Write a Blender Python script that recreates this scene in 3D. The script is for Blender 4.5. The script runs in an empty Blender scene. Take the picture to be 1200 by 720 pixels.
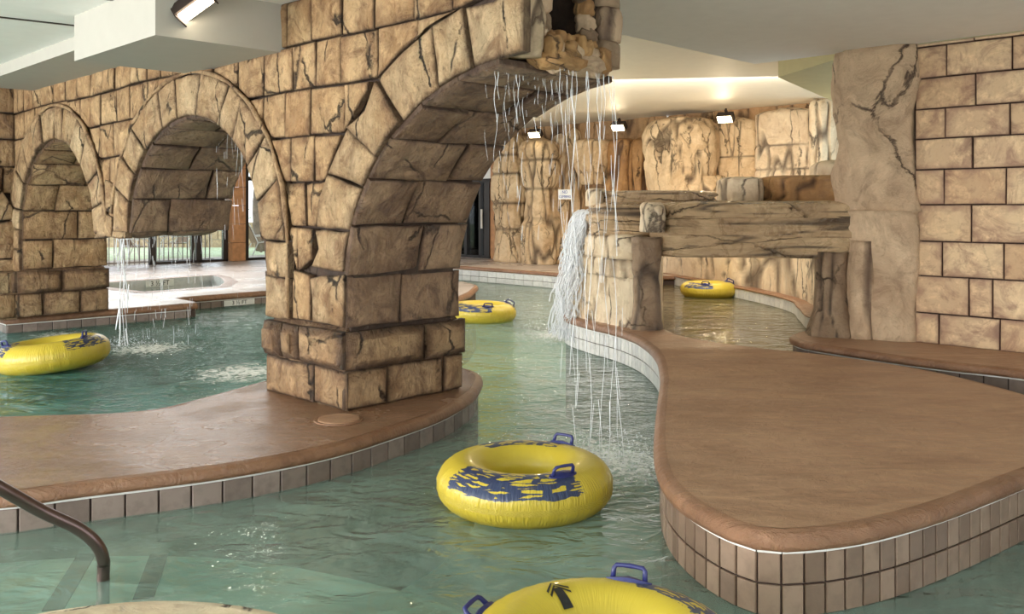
import bpy, bmesh, math, random
from mathutils import Vector, noise, geometry, Matrix
R = random.Random(7)
PI = math.pi
sc = bpy.context.scene
COL = sc.collection

# ------------------------------------------------------------ camera
F, HZ, CH = 1040.0, 242.0, 1.83
cd = bpy.data.cameras.new('camera'); cam = bpy.data.objects.new('camera', cd); COL.objects.link(cam)
cam.location = (0, 0, CH); cam.rotation_euler = (PI/2, 0, 0)
cd.sensor_width = 36; cd.lens = F/1200*36; cd.shift_y = -(360-HZ)/1200
cd.clip_end = 500
sc.camera = cam
sc.view_settings.view_transform = 'Standard'; sc.view_settings.look = 'None'
sc.view_settings.gamma = 1; sc.view_settings.use_curve_mapping = False
sc.view_settings.exposure = 0.8
try:
    sc.cycles.use_denoising = True
    sc.cycles.max_bounces = 8; sc.cycles.transparent_max_bounces = 16
    sc.cycles.sample_clamp_indirect = 6
    sc.cycles.caustics_reflective = False; sc.cycles.caustics_refractive = False
except Exception:
    pass
# ------------------------------------------------------------ sky
w = bpy.data.worlds.new('sky'); sc.world = w; w.use_nodes = True
nt = w.node_tree; nt.nodes.clear()
o_ = nt.nodes.new('ShaderNodeOutputWorld'); b_ = nt.nodes.new('ShaderNodeBackground')
tc = nt.nodes.new('ShaderNodeTexCoord'); sp = nt.nodes.new('ShaderNodeSeparateXYZ'); cr = nt.nodes.new('ShaderNodeValToRGB')
nt.links.new(tc.outputs['Generated'], sp.inputs[0]); nt.links.new(sp.outputs['Z'], cr.inputs[0])
cr.color_ramp.elements[0].position = 0.0; cr.color_ramp.elements[0].color = (0.93, 0.95, 1.0, 1)
cr.color_ramp.elements[1].position = 0.6; cr.color_ramp.elements[1].color = (0.70, 0.82, 1.0, 1)
nt.links.new(cr.outputs[0], b_.inputs[0]); b_.inputs[1].default_value = 1.7
nt.links.new(b_.outputs[0], o_.inputs[0])

def area(name, loc, target, sx, sy, power, color=(1, 1, 1)):
    l = bpy.data.lights.new(name, 'AREA'); l.shape = 'RECTANGLE'; l.size = sx; l.size_y = sy
    l.energy = power; l.color = color
    o = bpy.data.objects.new(name, l); COL.objects.link(o); o.location = loc
    o.rotation_euler = (Vector(target)-Vector(loc)).to_track_quat('-Z', 'Y').to_euler()
    return o
area('window_and_fill_light', (-13.5, 2.5, 1.6), (0, 6.5, 2.3), 9, 3.0, 860, (1, .95, .87))
area('window_and_fill_light', (-8, -3.2, .6), (2, 8.5, 3.6), 6, 1.6, 150, (1, .96, .90))  # added low uplight, brightens the near ceiling
area('window_and_fill_light', (2.5, -3.6, .5), (1.8, 7.5, 3.9), 6, 1.0, 110, (1, .97, .92))  # uplight added behind the camera to brighten the ceiling at right
area('window_and_fill_light', (-7.0, -3.2, 2.4), (1.5, 9, 1.6), 5, 2.4, 150, (1, .95, .88))
area('garden_daylight', (-9.2, 21.6, 2.4), (2, 11, 1.3), 7, 2.4, 120, (1, .97, .92))
area('pool_hall_fill', (-3.2, 12.6, 3.8), (1.6, 11.2, .8), 2.0, 1.2, 130, (1, .93, .80))  # added light without a fixture, brightens the left side of the bridge pier
area('ceiling_bounce_fill', (2.2, 14.6, 3.7), (2.6, 17.5, 1.2), 5, 2.0, 210, (1, .92, .78))  # added area light standing in for bounce off the far ceiling

# ------------------------------------------------------------ helpers
def tag(o, label=None, cat=None, group=None, kind=None):
    if label: o['label'] = label
    if cat: o['category'] = cat
    if group: o['group'] = group
    if kind: o['kind'] = kind
    return o
WL = {}
def wloc(o): return WL.get(o.name, Vector((0, 0, 0)))
def link(o, parent=None, world=(0, 0, 0)):
    COL.objects.link(o)
    world = Vector(world)
    if parent is not None:
        o.parent = parent; o.location = world - wloc(parent)
    else:
        o.location = world
    WL[o.name] = world
    return o
def empty(name, loc=(0, 0, 0)):
    o = bpy.data.objects.new(name, None); o.empty_display_size = .1
    return link(o, None, loc)
def mk(name, verts, faces, mat, parent=None, origin=None, smooth=False, attrs=None, recalc=True):
    vs = [Vector(v) for v in verts]
    if origin is None:
        lo = [min(v[i] for v in vs) for i in range(3)]; hi = [max(v[i] for v in vs) for i in range(3)]
        origin = Vector(((lo[0]+hi[0])/2, (lo[1]+hi[1])/2, lo[2]))
    origin = Vector(origin)
    me = bpy.data.meshes.new(name)
    me.from_pydata([tuple(v-origin) for v in vs], [], faces)
    if recalc:
        bm = bmesh.new(); bm.from_mesh(me); bmesh.ops.recalc_face_normals(bm, faces=bm.faces); bm.to_mesh(me); bm.free()
    if attrs:
        for k, arr in attrs.items():
            a = me.attributes.new(k, 'FLOAT', 'POINT'); a.data.foreach_set('value', arr)
    if smooth:
        me.polygons.foreach_set('use_smooth', [True]*len(me.polygons))
    if mat: me.materials.append(mat)
    o = bpy.data.objects.new(name, me)
    return link(o, parent, origin)
class MB:
    def __init__(s): s.v = []; s.f = []
    def add(s, v, f):
        n = len(s.v); s.v += [Vector(x) for x in v]; s.f += [tuple(i+n for i in q) for q in f]; return s
    def box(s, lo, hi, m=None):
        x0, y0, z0 = lo; x1, y1, z1 = hi
        v = [Vector(p) for p in [(x0,y0,z0),(x1,y0,z0),(x1,y1,z0),(x0,y1,z0),(x0,y0,z1),(x1,y0,z1),(x1,y1,z1),(x0,y1,z1)]]
        if m: v = [m(p) if callable(m) else m @ p for p in v]
        return s.add(v, [(0,3,2,1),(4,5,6,7),(0,1,5,4),(1,2,6,5),(2,3,7,6),(3,0,4,7)])
    def tube(s, pts, r, n=8, cap=True):
        pts = [Vector(p) for p in pts]; m = len(pts)
        rr = r if isinstance(r, (list, tuple)) else [r]*m
        base = len(s.v)
        t0 = (pts[1]-pts[0]).normalized(); up = Vector((0, 0, 1)) if abs(t0.z) < .9 else Vector((1, 0, 0))
        a = t0.cross(up).normalized()
        for i, p in enumerate(pts):
            t = (pts[min(i+1, m-1)]-pts[max(i-1, 0)]).normalized()
            a = (a - t*a.dot(t)).normalized(); b = t.cross(a)
            for k in range(n):
                th = 2*PI*k/n
                s.v.append(p + (a*math.cos(th)+b*math.sin(th))*rr[i])
        for i in range(m-1):
            for k in range(n):
                q = base+i*n
                s.f.append((q+k, q+(k+1) % n, q+n+(k+1) % n, q+n+k))
        if cap:
            s.f.append(tuple(base+k for k in range(n))[::-1]); s.f.append(tuple(base+(m-1)*n+k for k in range(n)))
        return s
    def build(s, name, mat, parent=None, smooth=False, origin=None):
        return mk(name, s.v, s.f, mat, parent, origin, smooth)
def PX(px, D): return (px-600)/F*D
def PZ(py, D): return CH-(py-HZ)*D/F
def P(px, py, z):
    D = F*(CH-z)/(py-HZ); return Vector((PX(px, D), D, z))
U = Vector((-.70710678, .70710678, 0)); V = Vector((.70710678, .70710678, 0)); Z = Vector((0, 0, 1))
def spline(pts, n=8, closed=True):
    pts = [Vector(p) for p in pts]; m = len(pts); out = []
    rng = m if closed else m-1
    for i in range(rng):
        if closed: p0, p1, p2, p3 = pts[(i-1) % m], pts[i], pts[(i+1) % m], pts[(i+2) % m]
        else: p0, p1, p2, p3 = pts[max(i-1, 0)], pts[i], pts[i+1], pts[min(i+2, m-1)]
        for k in range(n):
            t = k/n
            out.append(.5*((2*p1)+(p2-p0)*t+(2*p0-5*p1+4*p2-p3)*t*t+(3*p1-p0-3*p2+p3)*t**3))
    if not closed: out.append(pts[-1])
    return out

# ------------------------------------------------------------ materials
class NT:
    def __init__(s, name):
        s.m = bpy.data.materials.new(name); s.m.use_nodes = True; s.t = s.m.node_tree; s.t.nodes.clear()
        s.out = s.t.nodes.new('ShaderNodeOutputMaterial')
    def n(s, typ, ins=None, **props):
        nd = s.t.nodes.new('ShaderNode'+typ)
        for k, v in props.items(): setattr(nd, k, v)
        for k, v in (ins or {}).items():
            inp = nd.inputs[k]
            if isinstance(v, bpy.types.NodeSocket): s.t.links.new(v, inp)
            else:
                if inp.type == 'RGBA' and len(v) == 3: v = (*v, 1)
                inp.default_value = v
        return nd
    def math(s, op, a, b=0.0, c=None, clamp=False):
        ins = {0: a, 1: b}
        if c is not None: ins[2] = c
        return s.n('Math', ins, operation=op, use_clamp=clamp).outputs[0]
    def mix(s, f, a, b, mode='MIX'):
        nd = s.t.nodes.new('ShaderNodeMix'); nd.data_type = 'RGBA'; nd.blend_type = mode
        for idx, v in ((0, f), (6, a), (7, b)):
            if isinstance(v, bpy.types.NodeSocket): s.t.links.new(v, nd.inputs[idx])
            else: nd.inputs[idx].default_value = v if idx == 0 else ((*v, 1) if len(v) == 3 else v)
        return nd.outputs[2]
    def mr(s, v, a, b, c=0.0, d=1.0):
        return s.n('MapRange', {0: v, 1: a, 2: b, 3: c, 4: d}).outputs[0]
    def coords(s, scale=(1, 1, 1), rnd=40.0, world=False):
        if world: c = s.n('NewGeometry').outputs['Position']
        else: c = s.n('TexCoord').outputs['Object']
        c = s.n('VectorMath', {0: c, 1: scale}, operation='MULTIPLY').outputs[0]
        if rnd:
            r = s.n('ObjectInfo').outputs['Random']
            c = s.n('VectorMath', {0: c, 1: s.n('CombineXYZ', {0: s.math('MULTIPLY', r, rnd), 1: s.math('MULTIPLY', r, rnd*1.7), 2: s.math('MULTIPLY', r, rnd*.6)}).outputs[0]}, operation='ADD').outputs[0]
        return c
    def noise(s, c, scale, detail=4, rough=.55, dist=0.0):
        return s.n('TexNoise', {'Vector': c, 'Scale': scale, 'Detail': detail, 'Roughness': rough, 'Distortion': dist}).outputs['Fac']
    def bsdf(s, color, rough=.7, normal=None, **kw):
        ins = {'Base Color': color, 'Roughness': rough}
        if normal is not None: ins['Normal'] = normal
        ins.update(kw)
        b = s.n('BsdfPrincipled', ins); s.t.links.new(b.outputs[0], s.out.inputs['Surface']); return b
    def bump(s, h, strength=.5, dist=.02, prev=None):
        ins = {'Height': h, 'Strength': strength, 'Distance': dist}
        if prev is not None: ins['Normal'] = prev
        return s.n('Bump', ins).outputs[0]
def plain(name, col, rough=.5, metal=0.0, emit=None, es=0, var=.06):
    t = NT(name); c = t.coords(rnd=20)
    n = t.noise(c, 6, 3)
    col2 = t.mix(t.mr(n, .3, .7), tuple(max(0, x*(1-var)) for x in col), tuple(min(1, x*(1+var)) for x in col))
    kw = {'Metallic': metal}
    if emit: kw['Emission Color'] = (*emit, 1); kw['Emission Strength'] = es
    t.bsdf(col2, rough, **kw); return t.m
def stone_mat(name, light, mid, dark, stain, rimk=.75, bumps=1.0, rough=.75, scale=1.0, var=.25, rd=.18, wash=.7, cracks=1.0):
    t = NT(name); c = t.coords(rnd=40)
    n1 = t.noise(c, 1.8*scale, 6, .6, .6); n2 = t.noise(c, 7*scale, 7, .7, .4); n3 = t.noise(c, 3.4*scale, 8, .7, 1.0)
    n4 = t.noise(t.n('VectorMath', {0: c, 1: (3.1, 7.7, 1.3)}, operation='ADD').outputs[0], 2.6*scale, 7, .65, .8)
    col = t.mix(t.mr(n1, .36, .62), mid, light)
    col = t.mix(t.math('MULTIPLY', t.mr(n2, .5, .64), .6), col, tuple(min(1, x*1.3) for x in light))
    col = t.mix(t.math('MULTIPLY', t.mr(n3, .50, .64), .8), col, dark)
    n5 = t.noise(c, 15*scale, 6, .7, .3)
    col = t.mix(t.math('MULTIPLY', t.mr(n5, .53, .66), .45), col, dark)
    rnd = t.n('ObjectInfo').outputs['Random']
    col = t.mix(t.math('MULTIPLY', rnd, var), col, mid, 'MULTIPLY')
    rim = t.n('Attribute', attribute_name='rim').outputs['Fac']
    # broad brown glaze towards the joints, then the dark joint edge itself
    g = t.mr(t.math('ADD', rim, t.math('MULTIPLY', t.math('SUBTRACT', n4, .5), 2.6)), .30, .95)
    col = t.mix(t.math('MULTIPLY', g, wash), col, dark)
    rr = t.mr(t.math('ADD', rim, t.math('MULTIPLY', t.math('SUBTRACT', n3, .5), 1.3)), .55, 1.15)
    col = t.mix(t.math('MULTIPLY', rr, rimk), col, stain)
    cs = t.n('VectorMath', {0: c, 1: (1, 1, .45)}, operation='MULTIPLY').outputs[0]
    m1 = t.noise(cs, 9*scale, 8, .68, .6)
    off = t.n('VectorMath', {0: t.n('CombineXYZ', {0: n3, 1: n2, 2: n3}).outputs[0], 1: (.13, .13, .13)}, operation='MULTIPLY').outputs[0]
    vor = t.n('TexVoronoi', {'Vector': t.n('VectorMath', {0: cs, 1: off}, operation='ADD').outputs[0], 'Scale': 1.5*scale}, feature='DISTANCE_TO_EDGE').outputs['Distance']
    crack = t.math('MULTIPLY', t.mr(vor, .0, .014, 1, 0), t.mr(n1, .47, .53))
    pit = t.mr(t.noise(c, 13*scale, 4, .6), .66, .74)
    col = t.mix(t.math('MULTIPLY', t.math('MAXIMUM', crack, t.math('MULTIPLY', pit, .7)), .85*cracks), col, stain)
    h = t.math('ADD', t.math('MULTIPLY', m1, 1.3), t.math('MULTIPLY', n3, 1.3))
    h = t.math('SUBTRACT', h, t.math('MULTIPLY', crack, .5*cracks))
    t.bsdf(col, t.mr(n2, .3, .7, rough-rd, rough+.1), t.bump(h, 1.0*bumps, .05))
    return t.m
def rock_mat(name, light, mid, dark, crackc, vscale=(1, 1, .22), rough=.7, crackw=.02, crs=1.6, wet=0.0):
    t = NT(name); c = t.coords(rnd=30)
    n1 = t.noise(c, 1.3, 6, .6, .8); n2 = t.noise(c, 5, 7, .65, .6); n3 = t.noise(c, 2.6, 8, .7, 1.5)
    col = t.mix(t.mr(n1, .3, .68), mid, light)
    col = t.mix(t.math('MULTIPLY', t.mr(n3, .5, .72), .65), col, dark)
    col = t.mix(t.math('MULTIPLY', t.mr(n2, .52, .75), .4), col, tuple(min(1, x*1.3) for x in light))
    cav = t.n('Attribute', attribute_name='cav').outputs['Fac']
    cs = t.n('VectorMath', {0: c, 1: vscale}, operation='MULTIPLY').outputs[0]
    cs = t.n('VectorMath', {0: cs, 1: t.n('CombineXYZ', {0: t.math('MULTIPLY', n3, .35), 1: t.math('MULTIPLY', n1, .35), 2: t.math('MULTIPLY', n2, .1)}).outputs[0]}, operation='ADD').outputs[0]
    vor = t.n('TexVoronoi', {'Vector': cs, 'Scale': crs}, feature='DISTANCE_TO_EDGE').outputs['Distance']
    crack = t.mr(vor, .002, crackw, 1, 0)
    crack = t.math('MULTIPLY', crack, t.mr(n1, .42, .55))
    f = t.math('MAXIMUM', t.math('MULTIPLY', crack, .85), t.mr(cav, .3, .95, 0, .85))
    col = t.mix(f, col, crackc)
    m1 = t.noise(cs, 6, 7, .65, .8)
    h = t.math('SUBTRACT', t.math('ADD', m1, t.math('MULTIPLY', n2, .5)), t.math('MULTIPLY', crack, .5))
    t.bsdf(col, t.mr(n3, .4, .7, rough, rough-wet), t.bump(h, .9, .06))
    return t.m
def deck_mat(name, a, b, rough0, rough1, wetscale=.6, bump=.35, fine=9):
    t = NT(name); c = t.coords(rnd=0, world=True)
    cs = t.n('Mapping', {'Vector': c, 'Rotation': (0, 0, .5), 'Scale': (1, 2.6, 1)}).outputs[0]
    n1 = t.noise(cs, .7, 6, .6, 1.2); n2 = t.noise(c, fine, 8, .7, .6); n3 = t.noise(cs, 3, 8, .65, 2.0)
    col = t.mix(t.mr(n1, .3, .7), a, b)
    col = t.mix(t.math('MULTIPLY', t.mr(n3, .45, .75), .55), col, tuple(min(1, x*1.35) for x in b))
    col = t.mix(t.math('MULTIPLY', t.mr(n2, .5, .8), .35), col, tuple(x*.6 for x in a))
    h = t.math('ADD', t.math('MULTIPLY', n3, .8), t.math('MULTIPLY', n2, .8))
    wet = t.mr(t.noise(c, wetscale, 4), .38, .6)
    t.bsdf(col, t.mr(wet, 0, 1, rough0, rough1), t.bump(h, bump, .03))
    return t.m
def tile_mat(name, a, b, rough=.35):
    t = NT(name); c = t.coords(rnd=60); r = t.n('ObjectInfo').outputs['Random']
    n = t.noise(c, 14, 5)
    col = t.mix(r, a, b); col = t.mix(t.math('MULTIPLY', t.mr(n, .45, .75), .4), col, tuple(x*.55 for x in a))
    t.bsdf(col, rough, t.bump(n, .2, .01)); return t.m

M = {}
M['wall_stone'] = stone_mat('tan_cast_stone', (.66, .455, .25), (.46, .27, .125), (.23, .115, .05), (.05, .024, .012), .85, 1.3)
M['arch_stone'] = stone_mat('pale_arch_stone', (.72, .53, .32), (.54, .34, .17), (.29, .155, .075), (.06, .03, .015), .75, 1.6, wash=.5)
M['soffit_stone'] = stone_mat('soffit_stone', (.42, .275, .165), (.26, .155, .088), (.125, .065, .042), (.045, .024, .016), .8, 1.1, .55, wash=.6)  # darker than the wall stone: shade of undersides put into the colour
M['plinth_stone'] = stone_mat('plinth_stone', (.56, .38, .21), (.38, .225, .11), (.17, .085, .042), (.05, .025, .013), .9, 1.3, .6, wash=.75)
M['block'] = stone_mat('painted_block', (.74, .56, .35), (.62, .43, .27), (.36, .215, .15), (.12, .065, .05), .8, .35, .8, .8, .3, wash=.9, cracks=.3)
M['mortar'] = stone_mat('dark_mortar', (.07, .04, .025), (.045, .026, .016), (.03, .016, .01), (.02, .01, .007), .2, .6, .8)
M['rock'] = rock_mat('tan_rockwork', (.78, .60, .38), (.60, .40, .215), (.34, .19, .085), (.06, .03, .015), crackw=.03, crs=2.2)
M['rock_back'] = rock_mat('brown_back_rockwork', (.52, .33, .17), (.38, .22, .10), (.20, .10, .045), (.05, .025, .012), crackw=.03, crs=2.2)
M['rock_pale'] = rock_mat('pale_rockwork', (.84, .70, .51), (.70, .53, .34), (.46, .30, .17), (.06, .03, .018), crs=1.5, crackw=.025)
M['rock_orange'] = rock_mat('rust_rockwork', (.55, .32, .13), (.38, .19, .07), (.20, .09, .035), (.05, .022, .012), wet=.3)
M['rock_dark'] = rock_mat('brown_rockwork', (.40, .28, .175), (.24, .15, .09), (.11, .06, .036), (.035, .02, .014), vscale=(1, 1, 1), rough=.55, wet=.25)
M['rock_strata'] = rock_mat('layered_wet_rock', (.66, .47, .27), (.42, .27, .15), (.15, .085, .05), (.035, .022, .018), vscale=(.5, .5, 3), rough=.42, wet=.3, crs=1.3)
M['arch_stone2'] = rock_mat('pale_end_rock', (.70, .54, .36), (.50, .35, .21), (.28, .17, .10), (.07, .035, .02), vscale=(1, 1, .5), crs=1.3)
M['pillar'] = rock_mat('pillar_rock', (.72, .53, .35), (.50, .335, .21), (.25, .145, .085), (.07, .035, .025), vscale=(1, 1, .7), crs=.75, crackw=.012)
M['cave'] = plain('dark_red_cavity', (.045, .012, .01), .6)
M['deck'] = deck_mat('brown_stamped_concrete', (.29, .155, .09), (.46, .275, .17), .48, .32, bump=.8)
M['deck_wet'] = deck_mat('wet_stamped_concrete', (.22, .115, .06), (.34, .19, .115), .30, .12, 1.6, 1.0, 22)
M['deck_far'] = deck_mat('pale_wet_concrete', (.40, .34, .31), (.52, .45, .42), .45, .22, .9, .5)
M['coping'] = deck_mat('brown_coping', (.19, .088, .045), (.30, .155, .085), .45, .28, bump=1.0)
M['tile'] = tile_mat('mauve_tan_tile', (.17, .11, .078), (.32, .22, .16))
M['tile_wet'] = tile_mat('brown_waterline_tile', (.20, .15, .13), (.31, .24, .21), .25)
M['tile_white'] = tile_mat('pale_waterline_tile', (.62, .62, .62), (.78, .77, .74), .3)
M['below'] = plain('submerged_wall', (.26, .22, .18), .7, var=.25)
M['grout'] = plain('dark_grout', (.06, .035, .028), .8)
M['white'] = plain('white_trim', (.82, .81, .78), .5)
M['ceil'] = plain('ceiling_paint', (.90, .89, .86), .8, var=.02)
M['ceil_far'] = plain('cream_ceiling_paint', (.80, .75, .66), .6, var=.02)
M['ceil_olive'] = plain('olive_ceiling_paint', (.45, .40, .22), .8, var=.03)
M['frame'] = plain('dark_bronze_frame', (.03, .024, .022), .35, .3)
M['rail'] = plain('bronze_handrail', (.16, .11, .10), .28, .85)
M['orange'] = plain('orange_tile_column', (.50, .25, .11), .6, var=.2)
M['bars'] = plain('fence_bars', (.34, .29, .26), .5)
M['navy'] = plain('navy_plastic', (.025, .03, .14), .35)
M['black'] = plain('black_print', (.012, .012, .012), .5)
M['blue'] = plain('blue_print', (.02, .06, .35), .5)
M['lamp_body'] = plain('bronze_lamp_body', (.05, .035, .03), .5, .5)
M['lamp_on'] = plain('lit_lamp', (1, .9, .7), .5, 0, (1, .84, .52), 9)
M['lamp_tube'] = plain('lit_tube', (1, .9, .7), .5, 0, (1, .86, .62), 14)
M['grass'] = plain('lawn', (.46, .50, .28), .9, var=.4)
M['leaf'] = plain('palm_leaf', (.22, .32, .10), .6, var=.4)
M['bark'] = plain('bark', (.22, .16, .12), .9, var=.3)
M['tanwall'] = plain('garden_wall_stone', (.50, .36, .22), .9, var=.3)
M['white_metal'] = plain('white_metal', (.78, .76, .72), .4)
M['seat'] = plain('brown_sling', (.30, .20, .13), .8)
M['pave'] = plain('patio_paving', (.55, .48, .40), .8, var=.1)

def glass():
    t = NT('window_glass')
    g = t.n('BsdfGlossy', {'Roughness': .02}); tr = t.n('BsdfTransparent', {'Color': (.93, .96, .96, 1)})
    fr = t.n('Fresnel', {'IOR': 1.45})
    mx = t.n('MixShader', {0: fr.outputs[0], 1: tr.outputs[0], 2: g.outputs[0]})
    t.t.links.new(mx.outputs[0], t.out.inputs['Surface']); return t.m
M['glass'] = glass()
FALLS = [(.66, 12.6, 1.1), (.6, 6.4, 1.3), (-4.6, 11.2, 1.1), (-6.3, 12.4, .8), (-2.9, 9.6, 1.2)]
def water_mat(name, tint, body, bodyk, amp=1.0, foam=True, ior=1.42):
    t = NT(name); c = t.coords(rnd=0, world=True)
    cs = t.n('Mapping', {'Vector': c, 'Scale': (.8, 1.25, 1)}).outputs[0]
    n1 = t.noise(cs, 1.1, 3, .5, .8); n2 = t.noise(cs, 4.2, 3, .55, 1.0); n3 = t.noise(cs, 15, 3, .5, .5)
    # ripples are stronger around the places where falling water lands
    turb = None; fo = None
    for (x, y, r) in FALLS:
        d = t.n('VectorMath', {0: c, 1: (x, y, 0)}, operation='DISTANCE').outputs['Value']
        a = t.mr(d, .1, r*2.4, 1, 0); turb = a if turb is None else t.math('MAXIMUM', turb, a)
        if foam:
            b = t.mr(d, .0, r*.95, 1, 0); fo = b if fo is None else t.math('MAXIMUM', fo, b)
    far = t.mr(t.n('SeparateXYZ', {0: c}).outputs['Y'], 5.5, 9.0, .35, 1.0)
    k = t.math('ADD', far, t.math('MULTIPLY', turb, .9))
    h = t.math('ADD', t.math('MULTIPLY', n1, .9), t.math('ADD', t.math('MULTIPLY', n2, .42), t.math('MULTIPLY', t.math('MULTIPLY', n3, .13), k)))
    h = t.math('MULTIPLY', h, t.math('MULTIPLY', k, amp))
    nrm = t.bump(h, 1.0, .13)
    blotch = t.noise(c, .9, 4, .6, 1.5)
    bc = t.mix(t.mr(blotch, .35, .7), body, tuple(x*1.6 for x in body))
    tr = t.n('BsdfTransparent', {'Color': (*tint, 1)})
    df = t.n('BsdfDiffuse', {'Color': bc, 'Normal': nrm})
    under = t.n('MixShader', {0: bodyk, 1: tr.outputs[0], 2: df.outputs[0]})
    gl = t.n('BsdfGlossy', {'Roughness': .03, 'Normal': nrm, 'Color': (1, 1, 1, 1)})
    fr = t.n('Fresnel', {'IOR': ior, 'Normal': nrm})
    mx = t.n('MixShader', {0: fr.outputs[0], 1: under.outputs[0], 2: gl.outputs[0]})
    last = mx.outputs[0]
    if foam:
        fn = t.noise(c, 16, 5, .7, 1.0)
        ff = t.mr(t.math('ADD', fn, t.math('MULTIPLY', fo, .34)), .70, .80)
        ff = t.math('MULTIPLY', ff, t.mr(fo, 0, .25))
        fd = t.n('BsdfDiffuse', {'Color': (.85, .88, .86, 1)})
        last = t.n('MixShader', {0: t.math('MULTIPLY', ff, .8), 1: last, 2: fd.outputs[0]}).outputs[0]
    t.t.links.new(last, t.out.inputs['Surface']); return t.m
M['water'] = water_mat('river_water', (.74, .90, .84), (.44, .63, .55), .27)
M['water_left'] = water_mat('pool_water', (.62, .88, .82), (.14, .42, .37), .3, 2.6, True, 1.6)
M['water_tub'] = water_mat('tub_water', (.55, .85, .75), (.14, .46, .36), .85, .15, False, 1.12)
M['water_channel'] = water_mat('channel_water', (.62, .66, .50), (.20, .17, .09), .45, .5, False)
def fall_mat():
    t = NT('falling_water')
    b = t.n('BsdfPrincipled', {'Base Color': (.93, .96, 1, 1), 'Roughness': .15})
    tr = t.n('BsdfTransparent')
    mx = t.n('MixShader', {0: .75, 1: tr.outputs[0], 2: b.outputs[0]})
    t.t.links.new(mx.outputs[0], t.out.inputs['Surface']); return t.m
M['fall'] = fall_mat()
def floor_mat():
    t = NT('pool_floor_plaster'); c = t.coords(rnd=0, world=True)
    n1 = t.noise(c, .8, 5, .6, 1.5); n2 = t.noise(c, 2.2, 5, .6, 2.0)
    col = t.mix(t.mr(n1, .35, .65), (.52, .74, .68), (.70, .80, .70))
    col = t.mix(t.math('MULTIPLY', t.mr(n2, .5, .66), .7), col, (.78, .66, .42))
    t.bsdf(col, .8); return t.m
M['pool_floor'] = floor_mat()
def tube_mat():
    t = NT('yellow_tube_vinyl')
    th = t.n('Attribute', attribute_name='ang').outputs['Fac']; ph = t.n('Attribute', attribute_name='sec').outputs['Fac']
    m1 = t.n('Attribute', attribute_name='patch').outputs['Fac']
    c = t.n('CombineXYZ', {0: t.math('MULTIPLY', th, 1.2), 1: t.math('MULTIPLY', ph, 2.6), 2: 0.0}).outputs[0]
    nz = t.noise(t.n('CombineXYZ', {0: t.math('MULTIPLY', th, 3.0), 1: t.math('MULTIPLY', ph, 5.0), 2: 3.0}).outputs[0], 1.6, 4, .6)
    cv = t.n('VectorMath', {0: c, 1: t.n('CombineXYZ', {0: 0.0, 1: t.math('MULTIPLY', nz, .5), 2: 0.0}).outputs[0]}, operation='ADD').outputs[0]
    cv = t.n('VectorMath', {0: cv, 1: (1, 2.0, 1)}, operation='MULTIPLY').outputs[0]
    vor = t.n('TexVoronoi', {'Vector': cv, 'Scale': 1.25}, feature='DISTANCE_TO_EDGE').outputs['Distance']
    hole = t.mr(vor, .15, .18)
    edge = t.mr(t.math('ADD', m1, t.math('MULTIPLY', t.math('SUBTRACT', nz, .5), .9)), .46, .52)
    mask = t.math('MULTIPLY', edge, t.math('SUBTRACT', 1.0, hole))
    col = t.mix(mask, (.60, .46, .045), (.03, .045, .11))
    wr = t.n('Attribute', attribute_name='wrinkle').outputs['Fac']
    n2 = t.noise(t.n('CombineXYZ', {0: t.math('MULTIPLY', th, 14.0), 1: t.math('MULTIPLY', ph, 1.2), 2: 0.0}).outputs[0], 1.2, 3, .5)
    t.bsdf(col, .38, t.bump(t.math('MULTIPLY', n2, wr), .5, .03), **{'Coat Weight': .15})
    return t.m
M['tube'] = tube_mat()

# ------------------------------------------------------------ stones
def inset_poly(poly, d):
    n = len(poly); out = []
    A = sum(poly[i][0]*poly[(i+1) % n][1]-poly[(i+1) % n][0]*poly[i][1] for i in range(n))/2
    s = 1 if A > 0 else -1
    for i in range(n):
        p0, p1, p2 = Vector(poly[i-1]), Vector(poly[i]), Vector(poly[(i+1) % n])
        e1 = (p1-p0); e2 = (p2-p1)
        if e1.length < 1e-6 or e2.length < 1e-6: out.append(p1); continue
        n1 = Vector((-e1.y, e1.x)).normalized()*s; n2 = Vector((-e2.y, e2.x)).normalized()*s
        b = n1+n2
        if b.length < .3: b = n1
        b.normalize(); out.append(p1+b*d/max(.5, b.dot(n1)))
    return out
def parea(p):
    n = len(p); return abs(sum(p[i][0]*p[(i+1) % n][1]-p[(i+1) % n][0]*p[i][1] for i in range(n))/2)
def dense(poly, step):
    out = []; n = len(poly)
    for i in range(n):
        a, b = Vector(poly[i]), Vector(poly[(i+1) % n]); k = max(1, round((b-a).length/step))
        for j in range(k): out.append(a.lerp(b, j/k))
    return out
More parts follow.
